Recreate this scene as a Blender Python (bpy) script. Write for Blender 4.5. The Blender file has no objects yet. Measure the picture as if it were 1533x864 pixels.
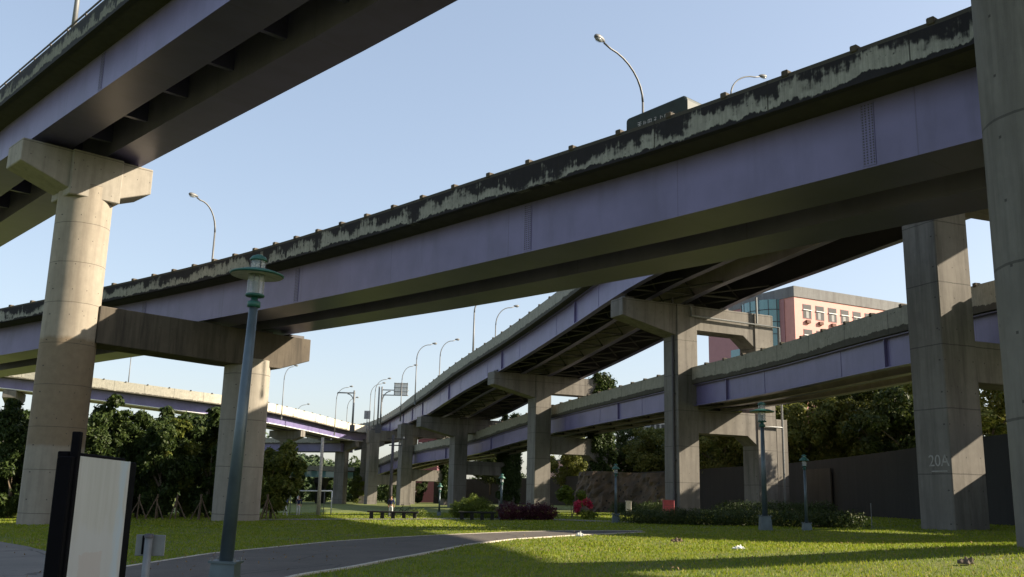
import bpy, bmesh, math, random
import numpy as np
from mathutils import Vector, Matrix
random.seed(7); np.random.seed(7)
S = bpy.context.scene
R_ = math.radians

# ------------------------------------------------------------------ camera
FPX, CH = 1444.0, 1.5
RHO = R_(1.35)
PIT = math.atan(312*math.cos(RHO)/FPX)
_r0 = Vector((1,0,0)); _u0 = Vector((0,-math.sin(PIT),math.cos(PIT))); CF = Vector((0,math.cos(PIT),math.sin(PIT)))
CR = math.cos(RHO)*_r0+math.sin(RHO)*_u0; CU = -math.sin(RHO)*_r0+math.cos(RHO)*_u0
cam = bpy.data.cameras.new('camera'); camo = bpy.data.objects.new('camera', cam); S.collection.objects.link(camo)
cam.sensor_width = 36; cam.lens = 36*FPX/1533; cam.clip_end = 6000; cam.clip_start = .1
M = Matrix.Identity(4)
for i in range(3):
    M[i][0] = CR[i]; M[i][1] = CU[i]; M[i][2] = -CF[i]
M[2][3] = CH
camo.matrix_world = M
S.camera = camo
# ------------------------------------------------------------------ sky, sun, exposure
SUN_AZ, SUN_EL = R_(89), R_(28)         # azimuth measured from -Y (behind the camera) towards +X
sdir = Vector((math.sin(SUN_AZ)*math.cos(SUN_EL), -math.cos(SUN_AZ)*math.cos(SUN_EL), math.sin(SUN_EL)))
w = bpy.data.worlds.new("World"); S.world = w; w.use_nodes = True
nt = w.node_tree; nt.nodes.clear()
sky = nt.nodes.new('ShaderNodeTexSky'); sky.sky_type = 'NISHITA'; sky.sun_disc = False
sky.sun_elevation = SUN_EL; sky.sun_rotation = math.atan2(sdir.x, sdir.y)
sky.air_density = 1.0; sky.dust_density = 1.8; sky.ozone_density = 2.0; sky.altitude = 50
bg = nt.nodes.new('ShaderNodeBackground'); bg.inputs[1].default_value = 0.15
out = nt.nodes.new('ShaderNodeOutputWorld')
tint = nt.nodes.new('ShaderNodeMix'); tint.data_type = 'RGBA'; tint.blend_type = 'MULTIPLY'; tint.inputs[0].default_value = 1.0
tint.inputs[7].default_value = (1.03,1.0,1.0,1)
gm = nt.nodes.new('ShaderNodeGamma'); gm.inputs[1].default_value = .62
nt.links.new(sky.outputs[0], gm.inputs[0]); nt.links.new(gm.outputs[0], tint.inputs[6]); nt.links.new(tint.outputs[2], bg.inputs[0]); nt.links.new(bg.outputs[0], out.inputs[0])
sl = bpy.data.lights.new('sun', 'SUN'); sl.energy = 5.0; sl.angle = R_(.5); sl.color = (1.0,.86,.67)
so = bpy.data.objects.new('sun', sl); S.collection.objects.link(so)
so.rotation_euler = (-sdir).to_track_quat('-Z','Y').to_euler()
S.view_settings.view_transform = 'Standard'; S.view_settings.look = 'None'
S.view_settings.exposure = 1.36; S.view_settings.gamma = 1
S.render.engine = 'CYCLES'
S.cycles.max_bounces = 5; S.cycles.diffuse_bounces = 3; S.cycles.transmission_bounces = 4; S.cycles.transparent_max_bounces = 6

# ------------------------------------------------------------------ measuring helpers
def gz(x, y):
    return 0.0236*max(-60,min(45,x)) + .46*math.exp(-((x-12.6)**2+(y-20.8)**2)/50.0)
def ray(x, y): return CR*(x-766.5) - CU*(y-432) + CF*FPX
def atz(x, y, z):
    d = ray(x,y); return Vector((0,0,CH)) + d*((z-CH)/d.z)
def atY(x, y, Y):
    d = ray(x,y); return Vector((0,0,CH)) + d*(Y/d.y)
def atg(x, y):
    z = 0
    for i in range(30):
        p = atz(x,y,z); z = .5*z+.5*gz(p.x,p.y)
    return Vector((p.x,p.y,gz(p.x,p.y)))
def gp(x, y): return Vector((x,y,gz(x,y)))
def col_at(px, py, Y):
    p = atY(px,py,Y); return Vector((p.x,Y,gz(p.x,Y)))

# ------------------------------------------------------------------ materials
def mat(name, build):
    m = bpy.data.materials.new(name); m.use_nodes = True
    t = m.node_tree; t.nodes.clear()
    o = t.nodes.new('ShaderNodeOutputMaterial'); b = t.nodes.new('ShaderNodeBsdfPrincipled')
    t.links.new(b.outputs[0], o.inputs[0])
    build(t, b, o); return m
def N(t, k, **kw):
    n = t.nodes.new(k)
    for a, v in kw.items():
        if a.startswith('i_'):
            key = a[2:]; key = int(key) if key.isdigit() else key.replace('_',' ')
            n.inputs[key].default_value = v
        else: setattr(n, a, v)
    return n
def L(t, a, b): t.links.new(a, b)
def mix(t, fac, a, b, mode='MIX'):
    n = t.nodes.new('ShaderNodeMix'); n.data_type = 'RGBA'; n.blend_type = mode; n.clamp_factor = True
    for inp, v in ((n.inputs[0],fac),(n.inputs[6],a),(n.inputs[7],b)):
        if hasattr(v,'links'): t.links.new(v, inp)
        elif isinstance(v,(int,float)): inp.default_value = v
        else: inp.default_value = (*v,1) if len(v)==3 else v
    return n.outputs[2]
def math_(t, op, a, b=None, c=None):
    n = t.nodes.new('ShaderNodeMath'); n.operation = op
    for i, v in enumerate((a,b,c)):
        if v is None: continue
        if hasattr(v,'links'): t.links.new(v, n.inputs[i])
        else: n.inputs[i].default_value = v
    return n.outputs[0]
def ramp(t, src, stops, interp='LINEAR'):
    n = t.nodes.new('ShaderNodeValToRGB'); n.color_ramp.interpolation = interp
    e = n.color_ramp.elements
    while len(e) < len(stops): e.new(.5)
    for k,(p,c) in enumerate(stops):
        e[k].position = p; e[k].color = (c,c,c,1) if isinstance(c,(int,float)) else (*c,1)
    t.links.new(src, n.inputs[0]); return n.outputs[0]
def mapping(t, src, scale=(1,1,1), loc=(0,0,0)):
    n = t.nodes.new('ShaderNodeMapping'); n.inputs['Scale'].default_value = scale; n.inputs['Location'].default_value = loc
    t.links.new(src, n.inputs[0]); return n.outputs[0]
def noise(t, vec, scale, detail=4, rough=.55):
    n = t.nodes.new('ShaderNodeTexNoise'); n.inputs['Scale'].default_value = scale
    n.inputs['Detail'].default_value = detail; n.inputs['Roughness'].default_value = rough
    t.links.new(vec, n.inputs['Vector']); return n.outputs[0]
def bump(t, b, h, strength=.3, dist=.02):
    n = t.nodes.new('ShaderNodeBump'); n.inputs['Strength'].default_value = strength; n.inputs['Distance'].default_value = dist
    t.links.new(h, n.inputs['Height']); t.links.new(n.outputs[0], b.inputs['Normal'])
def pos(t): return t.nodes.new('ShaderNodeNewGeometry').outputs['Position']
def uv(t): return t.nodes.new('ShaderNodeTexCoord').outputs['UV']

def plain(name, col, rough=.6, metal=0, var=.25, sc=6., bmp=0.1, spec=.5):
    def f(t, b, o):
        b.inputs['Specular IOR Level'].default_value = spec
        p = pos(t); n = noise(t, p, sc, 5)
        c = mix(t, ramp(t, n, [(.3,0.),(.7,1.)]), tuple(v*(1-var) for v in col), tuple(min(1,v*(1+var)) for v in col))
        L(t, c, b.inputs['Base Color']); b.inputs['Roughness'].default_value = rough; b.inputs['Metallic'].default_value = metal
        if bmp: bump(t, b, n, bmp, .01)
    return mat(name, f)

def concrete(name, col, dark, stain=.5, joint=3.0, patina=False, boards=True):
    def f(t, b, o):
        p = pos(t)
        big = noise(t, p, .35, 5, .6); med = noise(t, p, 2.2, 6, .65); fine = noise(t, p, 30, 3, .6)
        streak = noise(t, mapping(t, p, (1.5,1.5,.13)), 1.0, 6, .65)
        c = mix(t, ramp(t, med, [(.3,0.),(.72,1.)]), tuple(v*.82 for v in col), col)
        c = mix(t, math_(t,'MULTIPLY', ramp(t, streak, [(.46,0.),(.68,1.)]), stain), c, dark)
        c = mix(t, math_(t,'MULTIPLY', ramp(t, big, [(.5,0.),(.66,1.)]), stain*.8), c, tuple(.5*(a+q) for a,q in zip(col,dark)))
        sx = N(t,'ShaderNodeSeparateXYZ'); L(t, p, sx.inputs[0])
        if patina:
            zz = math_(t,'ADD', sx.outputs[2], math_(t,'MULTIPLY', med, .35))
            band = ramp(t, math_(t,'DIVIDE', zz, 20.), [(.19,0.),(.20,1.),(.50,1.),(.51,0.)])
            c = mix(t, math_(t,'MULTIPLY', band, .8), c, mix(t, med, (.12,.085,.05), (.24,.18,.11)))
        if joint:
            fr = math_(t,'FRACT', math_(t,'DIVIDE', math_(t,'ADD', sx.outputs[2], math_(t,'MULTIPLY', med, .06)), joint))
            ln = math_(t,'LESS_THAN', fr, .018)
            c = mix(t, math_(t,'MULTIPLY', ln, .55), c, tuple(v*.35 for v in dark))
        h = math_(t,'ADD', med, math_(t,'MULTIPLY', fine, .3))
        if boards:
            bd = noise(t, mapping(t, p, (7,7,.02)), 1.0, 1)
            h = math_(t,'ADD', h, math_(t,'MULTIPLY', bd, .3))
            c = mix(t, math_(t,'MULTIPLY', ramp(t, bd, [(.45,0.),(.6,1.)]), .09), c, tuple(v*.6 for v in col))
        th = math_(t,'LESS_THAN', math_(t,'ABSOLUTE', math_(t,'SUBTRACT', math_(t,'FRACT', math_(t,'DIVIDE', sx.outputs[2], 1.5)), .5)), .022)
        tw = math_(t,'LESS_THAN', math_(t,'ABSOLUTE', math_(t,'SUBTRACT', math_(t,'FRACT', math_(t,'MULTIPLY', math_(t,'ADD', sx.outputs[0], sx.outputs[1]), .9)), .5)), .028)
        c = mix(t, math_(t,'MULTIPLY', math_(t,'MULTIPLY', th, tw), .8), c, (.03,.027,.024))
        # pock marks
        vo = N(t,'ShaderNodeTexVoronoi'); vo.inputs['Scale'].default_value = 1.1; L(t, p, vo.inputs['Vector'])
        c = mix(t, math_(t,'MULTIPLY', math_(t,'LESS_THAN', vo.outputs[0], .045), .7), c, (.05,.045,.04))
        L(t, c, b.inputs['Base Color']); b.inputs['Roughness'].default_value = .88
        bump(t, b, h, .35, .02)
    return mat(name, f)

def parapet(name, pale, black, level, width, gain, joint=4.8, rail=False, amp=1.0):
    # uv: x = metres along, y = metres below the top edge; grime grows down from the top and up from the bottom edge
    def f(t, b, o):
        u = uv(t); sx = N(t,'ShaderNodeSeparateXYZ'); L(t, u, sx.inputs[0])
        n1 = noise(t, mapping(t, u, (.55,.6,1)), 1.0, 4, .65)
        n2 = noise(t, mapping(t, u, (5.0,.38,1)), 1.0, 6, .7)
        n5 = noise(t, mapping(t, u, (13,.5,1), (5,1,0)), 1.0, 4, .65)
        n3 = noise(t, mapping(t, u, (.13,.0,1)), 1.0, 2)
        n4 = noise(t, mapping(t, u, (2.4,2.0,1), (7,3,0)), 1.0, 6, .75)
        c0 = lambda n,k: math_(t,'MULTIPLY', math_(t,'SUBTRACT', n, .5), k*amp)
        d = math_(t,'ADD', c0(n1,3.4), math_(t,'ADD', c0(n2,1.5), math_(t,'ADD', c0(n4,.7), c0(n3,1.2))))
        up = math_(t,'SUBTRACT', math_(t,'ADD', d, level), sx.outputs[1])     # >0 : black from above
        m1 = ramp(t, math_(t,'ADD', math_(t,'MULTIPLY', up, gain), .5), [(.22,0.),(.5,.75),(.74,1.)])
        dn = math_(t,'SUBTRACT', sx.outputs[1], math_(t,'ADD', width, math_(t,'MULTIPLY', d, .22)))
        m2 = ramp(t, math_(t,'ADD', math_(t,'MULTIPLY', dn, 5), .5), [(.4,0.),(.6,1.)])
        sp = ramp(t, noise(t, mapping(t, u, (3.0,2.2,1), (3,9,0)), 1.6, 4, .7), [(.62,0.),(.67,.9)])
        mm = math_(t,'MAXIMUM', math_(t,'MAXIMUM', m1, m2), sp)
        c = mix(t, ramp(t, n4, [(.3,0.),(.7,1.)]), tuple(v*.62 for v in pale), pale)
        c = mix(t, math_(t,'MULTIPLY', ramp(t, n5, [(.44,0.),(.62,1.)]), .55), c, tuple(.5*(a_+b_) for a_,b_ in zip(pale,black)))
        c = mix(t, ramp(t, math_(t,'ADD', math_(t,'MULTIPLY', math_(t,'ADD', up, .22), gain), .5), [(.3,0.),(.8,.6)]), c, tuple(.35*a_+.65*b_ for a_,b_ in zip(pale,black)))
        c = mix(t, mm, c, mix(t, n4, tuple(v*.4 for v in black), tuple(v*2.0 for v in black)))
        if rail: c = mix(t, math_(t,'MULTIPLY', math_(t,'LESS_THAN', sx.outputs[1], .13), .8), c, (.075,.07,.06))
        fr = math_(t,'FRACT', math_(t,'DIVIDE', sx.outputs[0], joint))
        c = mix(t, math_(t,'MULTIPLY', math_(t,'LESS_THAN', fr, .010), .8), c, (.02,.018,.016))
        L(t, c, b.inputs['Base Color']); b.inputs['Roughness'].default_value = .9
        bump(t, b, math_(t,'ADD', n4, math_(t,'MULTIPLY', mm, .3)), .5, .02)
    return mat(name, f)

def steel(name, col, rough=.42, var=.12):
    def f(t, b, o):
        u = uv(t); p = pos(t)
        n = noise(t, p, .5, 4); s = noise(t, mapping(t, u, (1.6,.25,1)), 1.0, 5, .6)
        c = mix(t, ramp(t, n, [(.35,0.),(.65,1.)]), tuple(v*(1-var) for v in col), tuple(v*(1+var) for v in col))
        c = mix(t, math_(t,'MULTIPLY', ramp(t, s, [(.50,0.),(.74,1.)]), .45), c, tuple(.55*v+.015 for v in col))
        sx = N(t,'ShaderNodeSeparateXYZ'); L(t, u, sx.inputs[0])
        fr = math_(t,'FRACT', math_(t,'DIVIDE', sx.outputs[0], 9.0))
        c = mix(t, math_(t,'MULTIPLY', math_(t,'LESS_THAN', fr, .005), .55), c, tuple(v*.5 for v in col))
        L(t, c, b.inputs['Base Color']); b.inputs['Roughness'].default_value = rough
        bump(t, b, noise(t, p, 1.2, 3), .08, .02)
    return mat(name, f)

def leafy(name, c1, c2, c3=None, trans=.35):
    def f(t, b, o):
        p = pos(t); n = noise(t, p, 1.1, 3); n2 = noise(t, p, 9., 2)
        c = mix(t, ramp(t, n, [(.35,0.),(.65,1.)]), c1, c2)
        if c3: c = mix(t, ramp(t, n2, [(.56,0.),(.64,1.)]), c, c3)
        c = mix(t, ramp(t, n2, [(.3,.5),(.6,0.)]), c, tuple(v*.5 for v in c1))
        L(t, c, b.inputs['Base Color']); b.inputs['Roughness'].default_value = .55
        b.inputs['Specular IOR Level'].default_value = .25
        tr = N(t,'ShaderNodeBsdfTranslucent'); L(t, c, tr.inputs[0])
        ms = N(t,'ShaderNodeMixShader'); ms.inputs[0].default_value = trans
        L(t, b.outputs[0], ms.inputs[1]); L(t, tr.outputs[0], ms.inputs[2]); L(t, ms.outputs[0], o.inputs[0])
    return mat(name, f)

def ground_mat():
    def f(t, b, o):
        p = pos(t); n = noise(t, p, .35, 5, .6); n2 = noise(t, p, 14., 5, .7); n3 = noise(t, p, 2.2, 5, .65)
        c = mix(t, ramp(t, n, [(.35,0.),(.65,1.)]), (.10,.14,.014), (.16,.18,.02))
        c = mix(t, ramp(t, n2, [(.35,.0),(.7,.7)]), c, (.035,.052,.006))
        c = mix(t, ramp(t, n3, [(.56,.0),(.70,.8)]), c, (.12,.095,.045))
        L(t, c, b.inputs['Base Color']); b.inputs['Roughness'].default_value = .95
        bump(t, b, n2, .9, .05)
    return mat('lawn_soil', f)
def asphalt_mat(name, c1, c2):
    def f(t, b, o):
        p = pos(t); n = noise(t, p, .6, 5, .6); n2 = noise(t, p, 60., 3, .7); n3 = noise(t, p, 4., 6, .7)
        c = mix(t, ramp(t, n, [(.35,0.),(.65,1.)]), c1, c2)
        c = mix(t, ramp(t, n2, [(.45,.0),(.7,.6)]), c, tuple(v*1.7 for v in c2))
        c = mix(t, ramp(t, n3, [(.55,.0),(.7,.45)]), c, tuple(v*.6 for v in c1))
        vo = N(t,'ShaderNodeTexVoronoi'); vo.feature='DISTANCE_TO_EDGE'; vo.inputs['Scale'].default_value = .35
        wv = mix(t, .12, p, noise(t, p, 1.5, 4)); L(t, wv, vo.inputs['Vector'])
        c = mix(t, math_(t,'MULTIPLY', math_(t,'LESS_THAN', vo.outputs[0], .006), .7), c, tuple(v*.3 for v in c1))
        L(t, c, b.inputs['Base Color']); b.inputs['Roughness'].default_value = .85
        bump(t, b, n2, .5, .01)
    return mat(name, f)

MT = {}
MT['lawn'] = ground_mat()
MT['asphalt'] = asphalt_mat('asphalt', (.058,.050,.042), (.085,.074,.062))
MT['pave'] = asphalt_mat('worn_paving', (.10,.095,.085), (.14,.13,.115))
MT['edge'] = plain('concrete_edge', (.46,.42,.36), .9, sc=8)
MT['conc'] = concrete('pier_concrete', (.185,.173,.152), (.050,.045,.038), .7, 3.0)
MT['conc_l'] = concrete('sun_paled_pier_concrete', (.32,.295,.25), (.12,.105,.085), .4, 3.0)  # paler copy of the pier concrete, sunlight put into its colour
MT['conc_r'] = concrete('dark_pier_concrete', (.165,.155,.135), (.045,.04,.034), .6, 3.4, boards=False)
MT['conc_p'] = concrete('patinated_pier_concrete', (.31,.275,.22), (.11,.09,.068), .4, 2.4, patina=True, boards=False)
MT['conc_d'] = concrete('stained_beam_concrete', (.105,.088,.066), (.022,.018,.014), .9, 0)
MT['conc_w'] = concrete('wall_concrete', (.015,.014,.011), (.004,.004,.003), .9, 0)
MT['conc_s'] = concrete('slab_concrete', (.045,.042,.038), (.018,.017,.015), .6, 0, boards=False)
MT['par_b'] = parapet('grimed_parapet', (.40,.40,.36), (.013,.012,.016), .50, .99, 2.4, rail=True)
MT['par_a'] = parapet('mossy_parapet', (.24,.24,.19), (.013,.013,.014), .42, .90, 2.2)
MT['par_w'] = parapet('pale_parapet', (.36,.345,.285), (.05,.045,.035), -.75, 1.10, 1.5, amp=.8)
MT['par_e'] = parapet('sun_whitened_parapet', (.62,.58,.47), (.10,.09,.07), -.9, 1.55, 1.5, amp=.9)  # pale parapet lifted toward white to carry the sun on it
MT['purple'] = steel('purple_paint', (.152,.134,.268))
MT['purple_g'] = steel('bounce_lit_purple_paint', (.46,.38,.46))  # purple paled so inner girders look lit by light off the ground
MT['under'] = steel('shade_tinted_underside_paint', (.072,.064,.165), .34)  # same purple as the webs, darkened for shade and blued against grass bounce
MT['under_d'] = steel('shade_dark_inner_steel', (.022,.018,.028), .7)  # near-black girder copy, shade between the girders put into its colour
MT['dark_steel'] = plain('dark_steel', (.06,.055,.06), .6)
MT['galv'] = plain('galvanised_steel', (.17,.18,.18), .5, .3, .15, 9, .1)
MT['lamp_grey'] = plain('lamp_column_grey', (.15,.155,.155), .55, .2, .1, 3, 0)
MT['teal'] = plain('teal_paint', (.085,.115,.13), .42, .4, .2, 3)
MT['green_p'] = plain('green_lamp_paint', (.018,.10,.075), .5, 0, .15, 3)
MT['white_in'] = plain('lamp_reflector_white', (.55,.50,.46), .5)
MT['black'] = plain('black_paint', (.003,.003,.004), .9, 0, .2, 6, 0, .12)
MT['bark'] = plain('bark', (.11,.085,.06), .9, 0, .35, 8, .5)
MT['stake'] = plain('stake_wood', (.12,.085,.055), .85, 0, .3, 8)
MT['white'] = plain('white_paint', (.75,.75,.72), .5, 0, .08)
MT['truck'] = plain('dark_green_canvas', (.020,.035,.034), .6, 0, .25, 3)
MT['tyre'] = plain('rubber', (.02,.02,.02), .85)
MT['glyph'] = plain('faded_white_lettering', (.42,.42,.45), .8)
MT['mark'] = plain('chalky_number_paint', (.30,.29,.27), .9)
MT['leaf_d'] = leafy('dark_leaves', (.030,.055,.014), (.050,.080,.018), (.085,.11,.022))
MT['leaf_y'] = leafy('sun_tinted_leaves', (.08,.12,.02), (.15,.17,.03), (.22,.20,.04))  # yellow greens raised to stand in for sun on these crowns
MT['leaf_o'] = leafy('olive_leaves', (.10,.13,.028), (.17,.18,.035), (.24,.20,.05))
MT['leaf_h'] = leafy('hedge_leaves', (.035,.060,.014), (.065,.085,.020), (.10,.10,.028))
MT['leaf_b'] = leafy('bright_bush_leaves', (.08,.12,.012), (.15,.19,.02))
MT['leaf_p'] = leafy('maroon_leaves', (.05,.010,.018), (.09,.018,.030))
MT['flower'] = leafy('red_petals', (.45,.02,.06), (.55,.04,.10))
MT['grass'] = leafy('grass_blades', (.16,.23,.012), (.26,.31,.016), (.34,.30,.07), .45)
MT['hill'] = leafy('wooded_hill', (.045,.075,.030), (.075,.105,.045), None, .0)
MT['skin'] = plain('skin', (.42,.25,.17), .6)
MT['hair'] = plain('hair', (.015,.012,.01), .7)
MT['blue'] = plain('blue_shirt', (.02,.06,.32), .8)
MT['navy'] = plain('navy_shirt', (.015,.02,.08), .8)
MT['trouser'] = plain('white_trousers', (.62,.62,.62), .8)
MT['redbox'] = plain('faded_red_paint', (.33,.05,.07), .7)

def glass_m():
    def f(t, b, o):
        b.inputs['Base Color'].default_value = (.55,.6,.6,1); b.inputs['Roughness'].default_value = .12
        b.inputs['Alpha'].default_value = .35; b.inputs['Metallic'].default_value = .0
    return mat('lamp_glass', f)
MT['glass'] = glass_m()
def teal_glass():
    def f(t, b, o):
        b.inputs['Base Color'].default_value = (.12,.26,.27,1); b.inputs['Roughness'].default_value = .12; b.inputs['Specular IOR Level'].default_value = .8
    return mat('teal_glass', f)
MT['tglass'] = teal_glass()
MT['dglass'] = plain('dark_window_glass', (.022,.025,.03), .5, 0, .3, .6, 0, .25)
MT['pink'] = plain('pink_tile', (.56,.255,.215), .6, 0, .05, 1.5)
MT['pink_d'] = plain('shaded_pink_tile', (.36,.17,.17), .6, 0, .05, 1.5)  # darker copy of the pink tile, holds the unlit face's shade
MT['grey_b'] = concrete('roof_band_concrete', (.20,.20,.20), (.10,.095,.095), .7, 0, boards=False)
MT['brick'] = plain('brick_red', (.13,.055,.04), .8)
def panel_m():
    def f(t, b, o):
        u = uv(t); n = noise(t, mapping(t, u, (2,1,1)), 2.2, 5, .6); n2 = noise(t, mapping(t,u,(9,.6,1)), 1.3, 5, .65)
        sx = N(t,'ShaderNodeSeparateXYZ'); L(t, u, sx.inputs[0])
        c = mix(t, ramp(t, n2, [(.4,0.),(.65,.6)]), (.50,.52,.51), (.40,.42,.39))
        low = ramp(t, math_(t,'ADD', sx.outputs[1], math_(t,'MULTIPLY', math_(t,'SUBTRACT', n, .5), .5)), [(.52,1.),(.60,0.)])
        c = mix(t, math_(t,'MULTIPLY', low, .7), c, (.50,.53,.55))
        eg = ramp(t, math_(t,'ADD', sx.outputs[0], math_(t,'MULTIPLY', math_(t,'SUBTRACT', n, .5), .35)), [(.80,0.),(.86,1.),(.93,1.),(.97,0.)])
        c = mix(t, math_(t,'MULTIPLY', eg, .7), c, (.44,.56,.66))
        # ghost of a removed notice
        dx = math_(t,'ABSOLUTE', math_(t,'SUBTRACT', sx.outputs[0], .42)); dy = math_(t,'ABSOLUTE', math_(t,'SUBTRACT', sx.outputs[1], .24))
        g = math_(t,'MULTIPLY', math_(t,'LESS_THAN', math_(t,'ADD', dx, math_(t,'MULTIPLY', n, .2)), .30), math_(t,'LESS_THAN', math_(t,'ADD', dy, math_(t,'MULTIPLY', n, .1)), .24))
        c = mix(t, math_(t,'MULTIPLY', g, .5), c, (.47,.42,.40))
        L(t, c, b.inputs['Base Color']); b.inputs['Roughness'].default_value = .7
    return mat('weathered_notice_sheet', f)
MT['panel'] = panel_m()

def climb_m():
    def f(t, b, o):
        p = pos(t)
        n = noise(t, p, 1.2, 6, .6); n2 = noise(t, p, 8, 4, .6)
        c = mix(t, ramp(t, n, [(.35,0.),(.65,1.)]), (.055,.042,.030), (.12,.08,.05))
        vo = N(t,'ShaderNodeTexVoronoi'); vo.inputs['Scale'].default_value = 1.6; L(t, p, vo.inputs['Vector'])
        c = mix(t, math_(t,'LESS_THAN', vo.outputs[0], .17), c, (.02,.015,.012))
        L(t, c, b.inputs['Base Color']); b.inputs['Roughness'].default_value = .9
        bump(t, b, math_(t,'ADD', n, math_(t,'MULTIPLY', n2, .3)), .8, .15)
    return mat('artificial_rock', f)
MT['rock'] = climb_m()

# ------------------------------------------------------------------ object helpers
COL = S.collection
def tag(o, label=None, cat=None, group=None, kind=None):
    if label: o['label'] = label
    if cat: o['category'] = cat
    if group: o['group'] = group
    if kind: o['kind'] = kind
    return o
def empty(name, loc, label, cat, group=None):
    o = bpy.data.objects.new(name, None); COL.objects.link(o); o.location = loc; o.empty_display_size = .3
    return tag(o, label, cat, group)
def copy_tree(o, parent=None):
    c = o.copy(); COL.objects.link(c)
    if parent: c.parent = parent
    for ch in [x for x in bpy.data.objects if x.parent == o]: copy_tree(ch, c)
    return c
def wloc(o):
    v = Vector((0,0,0))
    while o: v += o.location; o = o.parent
    return v
class MB:
    def __init__(s): s.v=[]; s.f=[]; s.u=[]; s.mi=[]
    def quad(s, pts, uvs=None, mi=0):
        k=len(s.v); s.v += [tuple(p) for p in pts]; s.f.append(tuple(range(k,k+len(pts))))
        s.u.append(uvs or [(0,0)]*len(pts)); s.mi.append(mi)
    def box(s, c, size, rz=0, mi=0, rm=None):
        hx,hy,hz=[q/2 for q in size]; c=Vector(c)
        m = rm if rm is not None else Matrix.Rotation(rz,3,'Z')
        P=[c+m@Vector((x*hx,y*hy,z*hz)) for z in (-1,1) for y in (-1,1) for x in (-1,1)]
        for q in ((0,2,3,1),(4,5,7,6),(0,1,5,4),(1,3,7,5),(3,2,6,7),(2,0,4,6)):
            s.quad([P[i] for i in q], [(0,0),(1,0),(1,1),(0,1)], mi)
    def poly_prism(s, pts, d, mi=0):   # pts planar loop (world), extruded by vector d
        d=Vector(d); a=[Vector(p) for p in pts]; b=[p+d for p in a]; n=len(a)
        s.quad(a, mi=mi); s.quad(b[::-1], mi=mi)
        for i in range(n): s.quad([a[i],b[i],b[(i+1)%n],a[(i+1)%n]], mi=mi)
    def tube(s, pts, r, n=8, mi=0, cap=True):
        pts=[Vector(p) for p in pts]; rr = r if hasattr(r,'__len__') else [r]*len(pts)
        k=len(s.v); ref=None
        for i,p in enumerate(pts):
            t=(pts[min(i+1,len(pts)-1)]-pts[max(i-1,0)]).normalized()
            if ref is None:
                ref = Vector((1,0,0)) if abs(t.x)<.9 else Vector((0,1,0))
            a=(ref-t*ref.dot(t)).normalized(); ref=a; b=t.cross(a)
            for j in range(n):
                an=2*math.pi*j/n; q=p+(a*math.cos(an)+b*math.sin(an))*rr[i]; s.v.append(tuple(q))
        for i in range(len(pts)-1):
            for j in range(n):
                a0=k+i*n+j; a1=k+i*n+(j+1)%n
                s.f.append((a0,a1,a1+n,a0+n)); s.u.append([(0,0)]*4); s.mi.append(mi)
        if cap:
            s.f.append(tuple(k+j for j in range(n))[::-1]); s.u.append([(0,0)]*n); s.mi.append(mi)
            e=k+(len(pts)-1)*n
            s.f.append(tuple(e+j for j in range(n))); s.u.append([(0,0)]*n); s.mi.append(mi)
    def lathe(s, c, prof, n=24, mi=0):
        c=Vector(c); k=len(s.v)
        for r,z in prof:
            for j in range(n):
                an=2*math.pi*j/n; s.v.append((c.x+r*math.cos(an), c.y+r*math.sin(an), c.z+z))
        for i in range(len(prof)-1):
            for j in range(n):
                a0=k+i*n+j; a1=k+i*n+(j+1)%n
                s.f.append((a0,a1,a1+n,a0+n)); s.u.append([(0,0)]*4); s.mi.append(mi)
    def build(s, name, m, parent=None, smooth=False, bevel=0, weld=False):
        off = wloc(parent) if parent else Vector((0,0,0))
        me=bpy.data.meshes.new(name)
        me.from_pydata([(a-off.x,b-off.y,c-off.z) for a,b,c in s.v], [], s.f)
        ul=me.uv_layers.new(name='UVMap')
        flat=[x for fu in s.u for q in fu for x in q]
        ul.data.foreach_set('uv', flat)
        for mm in (m if isinstance(m,(list,tuple)) else [m]): me.materials.append(mm)
        me.polygons.foreach_set('material_index', s.mi)
        if smooth: me.polygons.foreach_set('use_smooth', [len(f)<=4 for f in s.f])
        if bevel or weld:
            bm=bmesh.new(); bm.from_mesh(me); bmesh.ops.remove_doubles(bm, verts=bm.verts, dist=.0005)
            bmesh.ops.recalc_face_normals(bm, faces=bm.faces)
            if bevel:
                ed=[e for e in bm.edges if len(e.link_faces)==2 and e.calc_face_angle(0)>.5]
                bmesh.ops.bevel(bm, geom=ed, offset=bevel, segments=1, affect='EDGES')
            bm.to_mesh(me); bm.free()
        me.update()
        o=bpy.data.objects.new(name, me); COL.objects.link(o)
        if parent: o.parent=parent
        return o

# ------------------------------------------------------------------ ground, path
def terrain():
    xs=np.unique(np.concatenate([np.linspace(-60,60,121), np.array([-3000,-1500,-800,-400,-250,-150,-100,-80,80,100,150,250,400,800,1500,3000])]))
    ys=np.unique(np.concatenate([np.linspace(-20,130,151), np.array([-600,-200,-80,-40,150,180,220,280,350,500,800,1400,2500,4000])]))
    v=[(x,y,gz(x,y)) for y in ys for x in xs]; nx=len(xs)
    f=[(j*nx+i,j*nx+i+1,(j+1)*nx+i+1,(j+1)*nx+i) for j in range(len(ys)-1) for i in range(nx-1)]
    me=bpy.data.meshes.new('ground'); me.from_pydata(v,[],f); me.materials.append(MT['lawn'])
    me.polygons.foreach_set('use_smooth',[True]*len(f))
    o=bpy.data.objects.new('ground',me); COL.objects.link(o); o['kind']='structure'
terrain()
FAR=[(-60,905),(60,872),(187,851),(320,830),(410,821),(500,812),(580,806.5),(660,802),(766,797.5),(850,795.6),(920,795.4),(962,796)]
NEAR=[(240,930),(340,890),(445,862),(520,851),(570,841),(620,832),(660,824),(700,816),(766,808),(850,802.5),(915,799.5),(962,797.4)]
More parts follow.
